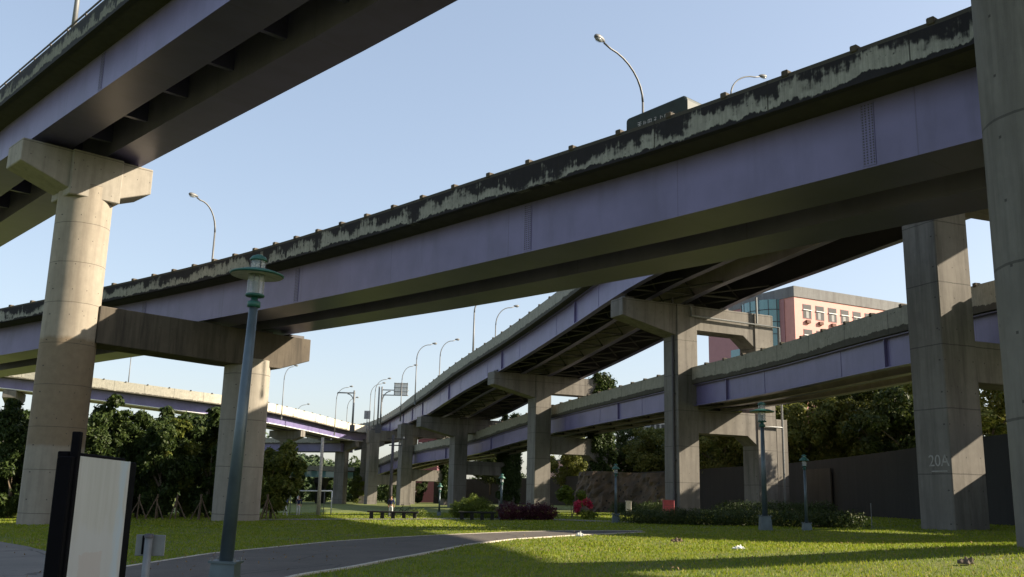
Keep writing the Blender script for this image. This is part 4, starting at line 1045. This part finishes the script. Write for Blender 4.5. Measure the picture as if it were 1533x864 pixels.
# ------------------------------------------------------------------ park lamps
def park_lamp(base, H, label, s=1.0, r0=.115, r1=.07, hat='disc', plinth=.48, pw=.34):
    e=empty('park_lamp',base,label,'park lamp','park lamps'); x,y,z=base
    mb=MB(); h=plinth
    b0,b1=pw*.62,pw*.48
    P=[[(-b,-b),(b,-b),(b,b),(-b,b)] for b in (b0,b1)]
    lo=[Vector((x+a,y+b,z-.2)) for a,b in P[0]]; hi=[Vector((x+a,y+b,z+h)) for a,b in P[1]]
    for i in range(4): mb.quad([lo[i],lo[(i+1)%4],hi[(i+1)%4],hi[i]])
    mb.quad(hi); pl=mb.build('plinth',MT['teal'],e)
    mb=MB(); mb.box((x,y,z+h+.015),(pw*1.15,pw*1.15,.03)); mb.build('base_plate',MT['teal'],e)
    for sx,sy in ((-1,-1),(1,-1),(1,1),(-1,1)):
        mb=MB(); mb.tube([(x+sx*pw*.46,y+sy*pw*.46,z+h+.03),(x+sx*pw*.46,y+sy*pw*.46,z+h+.075)],.018,6); mb.build('bolt',MT['galv'],e)
    zl=H-.72*s
    mb=MB(); mb.tube([(x,y,z+h+.03),(x,y,z+zl)],[r0,r1],20); mb.build('pole',MT['teal'],e,smooth=True)
    B=Vector((x,y,z+zl))
    L=lambda nm,prof,m: (lambda q:(q.lathe(B,[(a*s,b*s) for a,b in prof],28),q.build(nm,MT[m],e,smooth=True)))(MB())
    L('collar',[(.0,-.10),(.095,-.10),(.095,-.02),(.05,-.01),(.05,.06),(0,.06)],'green_p')
    L('lantern_base',[(0,.05),(.13,.055),(.145,.075),(.13,.095),(0,.10)],'green_p')
    L('lantern_glass',[(.125,.095),(.125,.40)],'glass')
    L('reflector',[(.055,.10),(.06,.28),(.0,.285)],'galv')
    if hat=='disc':
        L('disc_shade',[(.125,.40),(.385,.375),(.40,.39),(.385,.405),(.25,.45),(.12,.475)],'green_p')
        L('shade_lining',[(.124,.392),(.38,.368)],'white_in')
    else:
        L('cone_shade',[(.26,.36),(.27,.38),(.06,.60),(0,.62)],'green_p')
    L('upper_glass',[(.105,.47),(.105,.60)],'glass')
    L('cap',[(0,.60),(.125,.60),(.13,.62),(.10,.665),(.04,.695),(0,.70)],'green_p')
    for k in range(4):
        a=k*math.pi/2+.6; mb=MB(); mb.tube([B+Vector((math.cos(a)*.115,math.sin(a)*.115,.09))*s,B+Vector((math.cos(a)*.115,math.sin(a)*.115,.60))*s],.007*s,5); mb.build('rod',MT['dark_steel'],e)
    return e
def lamp_px(xb,yb,yt,Y,label,**kw):
    p=atY(xb,yb,Y); g=Vector((p.x,Y,gz(p.x,Y))); H=atY(xb,yt,Y).z-g.z
    # the pole is vertical: aim its top at the given height
    return park_lamp(g,H,label,**kw)
ln_=lamp_px(337,838,378,14.0,'teal park lamp with a broad green disc shade in the left foreground',s=1.0,plinth=.6,r0=.098,r1=.064); ln_.rotation_euler=(0,R_(1.5),0)
lamp_px(1146,795,601,45,'park lamp with a disc shade standing on the lawn before the hedge',s=1.45,r0=.13,r1=.08,plinth=.62,pw=.45)
lamp_px(1208,792,680,45,'short park lamp with a pointed cone shade before the dark wall',s=.85,r0=.08,r1=.05,hat='cone',plinth=.3,pw=.34)
lamp_px(922,783,694,58,'thin park lamp in front of the climbing wall',s=.9,r0=.09,r1=.06,hat='cone',plinth=.5,pw=.4)
lamp_px(750,780,709,66,'thin park lamp at the right end of the short bench',s=.9,r0=.10,r1=.06,hat='cone',plinth=.6,pw=.36)
lamp_px(657,776,723,80,'pale teal park lamp between the fifth and the fourth portal piers',s=.9,r0=.08,r1=.05,hat='cone',plinth=.3,pw=.3)

# ------------------------------------------------------------------ notice board and small sign post in the foreground
p0=atY(113,682,8.6); p1=atY(195,693.5,10.3); ztp=p0.z; d=Vector((p1.x-p0.x,p1.y-p0.y,0)); Lp=d.length; d.normalize(); nn=Vector((d.y,-d.x,0))
g=gz(p0.x,p0.y); bc=Vector(((p0.x+p1.x)/2,(p0.y+p1.y)/2,g))
e=empty('notice_board',bc,'black framed notice board with an empty weathered pale panel','notice board')
A=Vector((p0.x,p0.y,0)); B=Vector((p1.x,p1.y,0)); rz=math.atan2(d.y,d.x)
def bx(name,c,size,m): mb=MB(); mb.box(c,size,rz); return mb.build(name,MT[m],e,bevel=.008,weld=True)
c=(A+B)/2-nn*.10
bx('frame',Vector((c.x,c.y,(ztp+.02+.15)/2)),(Lp+.02,.10,ztp-.1),'black')
mb=MB(); f0=A+nn*.003; f1=B+nn*.003; f0=f0+nn*.0; f1=f1+nn*.0
mb.quad([(f0.x,f0.y,.25),(f1.x,f1.y,.25),(f1.x,f1.y,ztp),(f0.x,f0.y,ztp)],[(0,0),(1,0),(1,1),(0,1)]); mb.build('panel',MT['panel'],e)
# the metal box frame round it
q=A-d*.05-nn*.055; bx('post',Vector((q.x,q.y,(ztp+g)/2-.02)),(.10,.125,ztp-g+.02),'black')
q=B+d*.13-nn*.10; bx('post',Vector((q.x,q.y,(ztp+g)/2)),(.25,.20,ztp-g),'black')
q=A-nn*.20-d*.02; zz=atY(104,646,8.6).z; bx('rear_post',Vector((q.x+.19,q.y+.05,(zz+g)/2)),(.08,.07,zz-g),'black')
p=atY(222,815,8.2); g=gz(p.x,p.y); e=empty('sign_post',Vector((p.x,p.y,g)),'short galvanised post with a small metal plate in front of the lamp','sign')
zt=atY(222,799,8.2).z
mb=MB(); mb.tube([(p.x,p.y,g-.1),(p.x,p.y,zt-.01)],.032,14); mb.build('post',MT['galv'],e,smooth=True)
mb=MB(); mb.lathe((p.x,p.y,zt-.012),[(.0,.014),(.036,.010),(.038,-.02)],16); mb.build('post_cap',MT['dark_steel'],e,smooth=True)
mb=MB(); mb.box((p.x,p.y+.05,zt-.095),(.235,.012,.17),.1); mb.build('plate',MT['galv'],e,bevel=.004,weld=True)
mb=MB(); mb.box((p.x-.035,p.y+.02,zt-.09),(.035,.06,.15),.1); mb.build('bracket',MT['black'],e)

# ------------------------------------------------------------------ goal, poles, benches, small things
g0=atg(444,771); g1=Vector((g0.x+2.85,g0.y+.3,gz(g0.x+2.85,g0.y))); e=empty('goal',(g0+g1)/2,'white small football goal frame at the far side of the field','goal')
up=Vector((0,0,2.0)); bk=Vector((-.9,1.4,0))
for nm,P,r in (('goalpost',[g0,g0+up],.05),('goalpost',[g1,g1+up],.05),('crossbar',[g0+up,g1+up],.055),('back_post',[g0+bk,g0+bk+up*.97],.035),('back_post',[g1+bk,g1+bk+up*.97],.03),('side_bar',[g0+up,g0+bk+up*.97],.03),('side_bar',[g1+up,g1+bk+up*.97],.03),('ground_bar',[g0+bk,g1+bk],.03)):
    mb=MB(); mb.tube(P,r,8); mb.build(nm,MT['white'] if r>.045 else MT['lamp_grey'],e,smooth=True)
def util(xb,yb,yt,r,label,m,arms):
    b=atg(xb,yb); H=atY(xb,yt,b.y).z-b.z; e=empty('utility_pole',b,label,'utility pole')
    mb=MB(); mb.tube([b-Vector((0,0,.2)),b+Vector((0,0,H))],[r,r*.75],12); mb.build('pole',m,e,smooth=True)
    for k,(h,w_) in enumerate(arms):
        mb=MB(); mb.box(b+Vector((w_*.2,0,H-h)),(w_,.08,.09)); mb.build('crossarm',MT['dark_steel'],e)
        mb=MB(); mb.lathe(b+Vector((w_*.55,0,H-h+.05)),[(0,0),(.06,0),(.04,.12),(0,.14)],8); mb.build('insulator',MT['white_in'],e)
util(476,771,655,.17,'pale wooden utility pole rising right behind the goal',MT['edge'],((.2,1.3),))
util(583,774,651,.14,'dark utility pole rising behind the long bench',MT['dark_steel'],((.3,1.5),(.8,1.0)))
def bench(xa,xb,y,label,seats,h=.5,d=.5):
    a=atg(xa,y); b=atg(xb,y); b=Vector((b.x,a.y,gz(b.x,a.y))); L_=(b-a).length; c=(a+b)/2
    e=empty('bench',c,label,'bench')
    mb=MB(); mb.box((c.x,c.y,c.z+h-.05),(L_,d,.11)); mb.build('seat',MT['conc_w'],e,bevel=.015,weld=True)
    for k in range(seats):
        x=a.x+L_*(k+.35)/(seats-.3); mb=MB(); mb.box((x,c.y,c.z+(h-.11)/2-.05),(.22,d*.8,h-.02)); mb.build('leg',MT['conc_w'],e)
bench(550,626,777,'long low grey concrete bench left of the middle of the field',5,.52,.55)
bench(686,742,779,'shorter grey concrete bench in front of the round yellow green bush',4,.55,.5)
p=atY(1001,768,78); e=empty('box',Vector((p.x,78,gz(p.x,78))),'faded red box standing against the foot of the pipe fitted portal pier','box')
mb=MB(); zc=atY(1001,749.5,78).z; g=gz(p.x,78); mb.box((p.x,78,(zc+g)/2),(.86,.5,zc-g)); mb.build('body',MT['redbox'],e,bevel=.03,weld=True)
mb=MB(); mb.box((p.x,78,zc+.02),(.92,.56,.05)); mb.build('lid',MT['redbox'],e)
for k in (.35,.7): mb=MB(); mb.box((p.x,77.74,g+(zc-g)*k),(.8,.03,.02)); mb.build('seam',MT['dark_steel'],e)
p=atY(941,768,79); g=gz(p.x,79); e=empty('cabinet',Vector((p.x,79,g)),'small pale utility cabinet at the foot of the climbing wall','cabinet')
mb=MB(); mb.box((p.x,79,g+.75),(.42,.3,.75)); mb.build('body',MT['edge'],e,bevel=.02,weld=True); mb=MB(); mb.box((p.x,79,g+1.15),(.5,.38,.06)); mb.build('lid',MT['edge'],e)
mb=MB(); mb.box((p.x,79,g+.2),(.3,.25,.4)); mb.build('plinth',MT['conc_w'],e)
p=atY(1306,800,47); g=gz(p.x,47); o=MB(); o.tube([(p.x,47,g),(p.x,47,g+1.2)],.02,6); ob=o.build('marker_stake',MT['lamp_grey'],None); tag(ob,'thin pale stake standing in the dark grass left of the numbered pier','stake')
# litter and dry leaves
def litter(px,py,s,label,m,flat=.35,cat='litter',name='crumpled_paper'):
    p=atg(px,py); bm=bmesh.new(); bmesh.ops.create_icosphere(bm,subdivisions=3,radius=1); rs=random.Random(px)
    for v in bm.verts:
        k=.6+.55*abs(math.sin(v.co.x*5+px)*math.cos(v.co.y*6)+.3*rs.random()); v.co=Vector((v.co.x*s*k,v.co.y*s*.6*k,max(0,v.co.z)*s*flat*k*(1+rs.random())))
    me=bpy.data.meshes.new(name); bm.to_mesh(me); bm.free(); me.materials.append(m); o=bpy.data.objects.new(name,me); COL.objects.link(o); o.location=p+Vector((0,0,.02)); tag(o,label,cat)
litter(1106,823,.17,'white crumpled paper lying on the sunlit lawn',MT['white'])
litter(868,803.5,.16,'small white scrap lying beside the far end of the path',MT['white'],.6)
litter(1447,846,.16,'clump of dry brown leaves on the lawn at the lower right',MT['bark'],.5,'leaf litter','leaf_clump')
litter(1014,812,.22,'small brown tuft of dry leaves on the lawn near the middle',MT['stake'],.4,'leaf litter','leaf_clump')
# tree supports of the grove
for px,Y,lab in ((298,66,'wooden tripod stakes supporting a tree just left of the second round pier'),(262,67,'wooden tripod stakes second from the second round pier'),(232,68,'wooden tripod stakes in the middle of the grove'),(205,68,'wooden tripod stakes right of the notice board'),(398,67.5,'leaning stakes at the foot of the small sunlit tree')):
    p=atY(px,778,Y); p=Vector((p.x,Y,gz(p.x,Y))); e=empty('tree_stakes',p,lab,'tree stakes','tripod stakes under the trees')
    for k in range(3):
        a=k*2.094+px; mb=MB(); q=p+Vector((math.cos(a)*.75,math.sin(a)*.5,-.05)); mb.tube([q,p+Vector((math.cos(a)*-.08,0,1.35+.15*k))],.04,6); mb.build('stake',MT['stake'],e)
    mb=MB(); mb.tube([p,p+Vector((.03,0,1.7))],.05,6); mb.build('upright',MT['stake'],e)

# ------------------------------------------------------------------ people
def skin_mesh(name, verts, edges, radii, m, root=0, sub=2):
    me=bpy.data.meshes.new('t'); me.from_pydata(verts,edges,[]); o=bpy.data.objects.new('t',me); COL.objects.link(o)
    mo=o.modifiers.new('s','SKIN'); mo.use_smooth_shade=True
    for i,r in enumerate(radii):
        rr=r if isinstance(r,tuple) else (r,r); me.skin_vertices[0].data[i].radius=rr; me.skin_vertices[0].data[i].use_root=(i==root)
    o.modifiers.new('u','SUBSURF').levels=sub
    bpy.context.view_layer.update()
    m2=bpy.data.meshes.new_from_object(o.evaluated_get(bpy.context.evaluated_depsgraph_get())); m2.name=name
    bpy.data.objects.remove(o); m2.materials.clear(); m2.materials.append(m); m2.polygons.foreach_set('use_smooth',[True]*len(m2.polygons)); return m2
def person(p, rz, label, shirt, hands, legs, s=1.0):
    e=empty('person',p,label,'person'); e.rotation_euler.z=rz; e.scale=(s,s,s)
    (lh,rh,le,re)=hands; (lf,rf,lk,rk)=legs
    V=[(0,0,.95),(0,0,1.15),(0,.01,1.36),(0,.01,1.50),(0,-.01,1.62),(0,-.015,1.70)]
    R=[(.12,.09),(.11,.085),(.14,.09),.045,.085,.07]; Eg=[(0,1),(1,2),(2,3),(3,4),(4,5)]
    def chain(start,pts,rs):
        k=start
        for q,r in zip(pts,rs): V.append(q); R.append(r); Eg.append((k,len(V)-1)); k=len(V)-1
    for sx,el,ha in ((-1,le,lh),(1,re,rh)):
        hd=Vector(ha)-Vector(el); hd.normalize(); ha=Vector(ha)
        chain(2,[(sx*.18,0,1.39),el,tuple(ha),tuple(ha+hd*.09)],[.055,.042,.03,.026])
        for j in (-.03,-.01,.01,.03): chain(len(V)-1 if j==-.03 else palm,[tuple(ha+hd*.17+Vector((j,0,0)))],[.009]); palm=len(V)-2 if j==-.03 else palm
        chain(palm,[tuple(ha+hd*.08+Vector((-sx*.05,-.01,0)))],[.01])
    for sx,kn,ft in ((-1,lk,lf),(1,rk,rf)):
        chain(0,[(sx*.09,0,.88),kn,ft,(ft[0],ft[1]-.13,.03)],[.085,.058,.042,.035])
    me=skin_mesh('body',V,Eg,R,MT['skin']); o=bpy.data.objects.new('body',me); COL.objects.link(o); o.parent=e
    # shirt
    V=[(0,0,.93),(0,0,1.15),(0,.01,1.37),(0,.01,1.45)]; R=[(.145,.115),(.135,.11),(.165,.115),(.07,.06)]; Eg=[(0,1),(1,2),(2,3)]
    for sx,el,ha in ((-1,le,lh),(1,re,rh)): chain(2,[(sx*.185,0,1.395),el,tuple(Vector(el).lerp(Vector(ha),.6))],[.07,.056,.046])
    me=skin_mesh('shirt',V,Eg,R,shirt); o=bpy.data.objects.new('shirt',me); COL.objects.link(o); o.parent=e
    V=[(0,0,.96),(0,0,.90)]; R=[(.135,.11),(.13,.11)]; Eg=[(0,1)]
    for sx,kn,ft in ((-1,lk,lf),(1,rk,rf)): chain(1,[(sx*.095,0,.84),kn,(ft[0],ft[1],.10)],[.10,.075,.06])
    me=skin_mesh('trousers',V,Eg,R,MT['trouser']); o=bpy.data.objects.new('trousers',me); COL.objects.link(o); o.parent=e
    for sx,ft in ((-1,lf),(1,rf)):
        me=skin_mesh('shoe',[(ft[0],ft[1]+.04,.045),(ft[0],ft[1]-.15,.035)],[(0,1)],[.05,.045],MT['white']); o=bpy.data.objects.new('shoe',me); COL.objects.link(o); o.parent=e
    me=skin_mesh('hair',[(0,.02,1.62),(0,.015,1.73)],[(0,1)],[.09,.085],MT['hair']); o=bpy.data.objects.new('hair',me); COL.objects.link(o); o.parent=e
    for nm,q,r,m_ in (('nose',(0,-.105,1.635),.013,'skin'),('eye',(-.03,-.093,1.66),.010,'hair'),('eye',(.03,-.093,1.66),.010,'hair'),('mouth',(0,-.096,1.595),.012,'redbox')):
        bm=bmesh.new(); bmesh.ops.create_icosphere(bm,subdivisions=1,radius=r); m2=bpy.data.meshes.new(nm); bm.to_mesh(m2); bm.free(); m2.materials.append(MT[m_]); o=bpy.data.objects.new(nm,m2); COL.objects.link(o); o.parent=e; o.location=q
    return e
stand=((-.1,0,.06),(.1,0,.06),(-.1,-.01,.48),(.1,-.01,.48)); walk=((-.1,-.26,.06),(.1,.28,.09),(-.1,-.14,.50),(.1,.05,.48))
person(atg(426.5,771),1.2,'person in a bright blue shirt and white trousers stepping left of the goal',MT['blue'],((-.22,-.22,1.12),(.24,.05,.92),(-.25,0,1.12),(.25,.05,1.13)),walk,.93)
person(atg(446,771.5),.2,'person in a navy shirt and white trousers standing at the left goalpost',MT['navy'],((-.2,-.2,1.35),(.24,-.04,.9),(-.27,-.03,1.14),(.25,.03,1.13)),stand,.92)
person(atg(584.5,774.3),3.1,'person in a blue shirt and pale trousers standing behind the long bench',MT['navy'],((-.24,-.1,.92),(.24,-.1,.92),(-.26,.02,1.13),(.26,.02,1.13)),stand,.93)
# bicycle beside the bench
p=atg(606,773.5); e=empty('bicycle',p,'dark bicycle leaning near the right end of the long bench','bicycle')
for dx in (-.5,.5):
    mb=MB(); mb.tube([p+Vector((dx+.32*math.cos(a),0,.33+.32*math.sin(a))) for a in np.linspace(0,2*math.pi,21)],.02,6,cap=False); mb.build('wheel',MT['tyre'],e)
    mb=MB()
    for a in np.linspace(0,math.pi,7)[:-1]: mb.tube([p+Vector((dx+.3*math.cos(a),0,.33+.3*math.sin(a))),p+Vector((dx-.3*math.cos(a),0,.33-.3*math.sin(a)))],.004,3)
    mb.build('spokes',MT['galv'],e)
mb=MB()
for a,b in (((-.5,.33),(-.15,.35)),((-.5,.33),(-.2,.82)),((-.2,.82),(-.15,.35)),((-.2,.78),(.35,.80)),((-.15,.35),(.38,.72)),((.35,.95),(.5,.33))): mb.tube([p+Vector((a[0],0,a[1])),p+Vector((b[0],0,b[1]))],.018,6)
mb.build('frame',MT['black'],e); mb=MB(); mb.box(p+Vector((-.22,0,.88)),(.24,.13,.06)); mb.build('saddle',MT['black'],e); mb=MB(); mb.tube([p+Vector((.35,-.25,1.0)),p+Vector((.35,.25,1.0))],.015,6); mb.build('handlebar',MT['black'],e)

# ------------------------------------------------------------------ grass blades on the lawn
def in_poly(X,Y,P):
    c=np.zeros(len(X),bool); n=len(P); j=n-1
    for i in range(n):
        xi,yi=P[i]; xj,yj=P[j]
        c^=((yi>Y)!=(yj>Y))&(X<(xj-xi)*(Y-yi)/(yj-yi+1e-12)+xi); j=i
    return c
def grass(name, y0, y1, dens, h, wd, label, seed):
    rs=np.random.RandomState(seed); xl=lambda y:-.60*y-2.; xr=lambda y:.60*y+2
    area=(y1-y0)*(xr((y0+y1)/2)-xl((y0+y1)/2)); K=int(area*dens)
    Y=y0+(y1-y0)*rs.rand(K); X=xl(Y)+(xr(Y)-xl(Y))*rs.rand(K)
    patch=np.sin(X*.9+1.3*np.sin(Y*.5))*np.sin(Y*.8+X*.3)+rs.randn(K)*.55
    keep=patch>-1.0
    for P in ([(p.x,p.y) for p in pa]+[(p.x,p.y) for p in pb][::-1],[(p.x,p.y) for p in PLZ]): keep&=~in_poly(X,Y,P)
    for c,r in ((c1,1.6),(c2,1.5),(c3,1.53)): keep&=((X-c.x)**2+(Y-c.y)**2)>r*r
    X=X[keep];Y=Y[keep];patch=patch[keep]; K=len(X)
    Z=.0236*np.clip(X,-60,45)+.46*np.exp(-((X-12.6)**2+(Y-20.8)**2)/50.)
    an=rs.rand(K)*6.283; hh=h*(.45+.8*rs.rand(K))*(1+.25*np.clip(patch,-1,1)); tx=rs.randn(K)*.45*hh; ty=rs.randn(K)*.45*hh
    dx=np.cos(an)*wd*(.6+.8*rs.rand(K)); dy=np.sin(an)*wd
    v=np.stack([np.stack([X-dx,Y-dy,Z-.01],1),np.stack([X+dx,Y+dy,Z-.01],1),np.stack([X+tx,Y+ty,Z+hh],1)],1).reshape(-1,3)
    me=bpy.data.meshes.new(name); me.vertices.add(len(v)); me.vertices.foreach_set('co',v.ravel()); me.loops.add(K*3); me.loops.foreach_set('vertex_index',np.arange(K*3,dtype=np.int32))
    me.polygons.add(K); me.polygons.foreach_set('loop_start',np.arange(0,K*3,3,dtype=np.int32)); me.polygons.foreach_set('loop_total',np.full(K,3,dtype=np.int32)); me.materials.append(MT['grass']); me.update(calc_edges=True)
    o=bpy.data.objects.new(name,me); COL.objects.link(o); tag(o,label,'grass',kind='stuff')
grass('grass',6,26,330,.055,.011,'short trimmed lawn grass in the foreground',1)
grass('grass',26,48,110,.06,.020,'short trimmed lawn grass in the middle distance',2)
grass('grass',48,95,26,.07,.045,'short lawn grass of the far field',3)

# fallen leaves
rs=np.random.RandomState(11); K=5200; Y=8+34*rs.rand(K)**1.2; X=(-.55+1.1*rs.rand(K))*Y
keep=(np.sin(X*.7)+np.sin(Y*.9+X*.2)+rs.randn(K)*.8)>.2; X=X[keep];Y=Y[keep];K=len(X)
cl=[(x,y,gz(x,y)+.045,.01,.01,.004) for x,y in zip(X,Y)]
me=leaf_mesh('fallen_leaves',cl,1,.03,plain('dry_leaf',(.20,.13,.06),.9)); o=bpy.data.objects.new('fallen_leaves',me); COL.objects.link(o); tag(o,'scattered dry fallen leaves over the foreground lawn and path','leaf litter',kind='stuff')
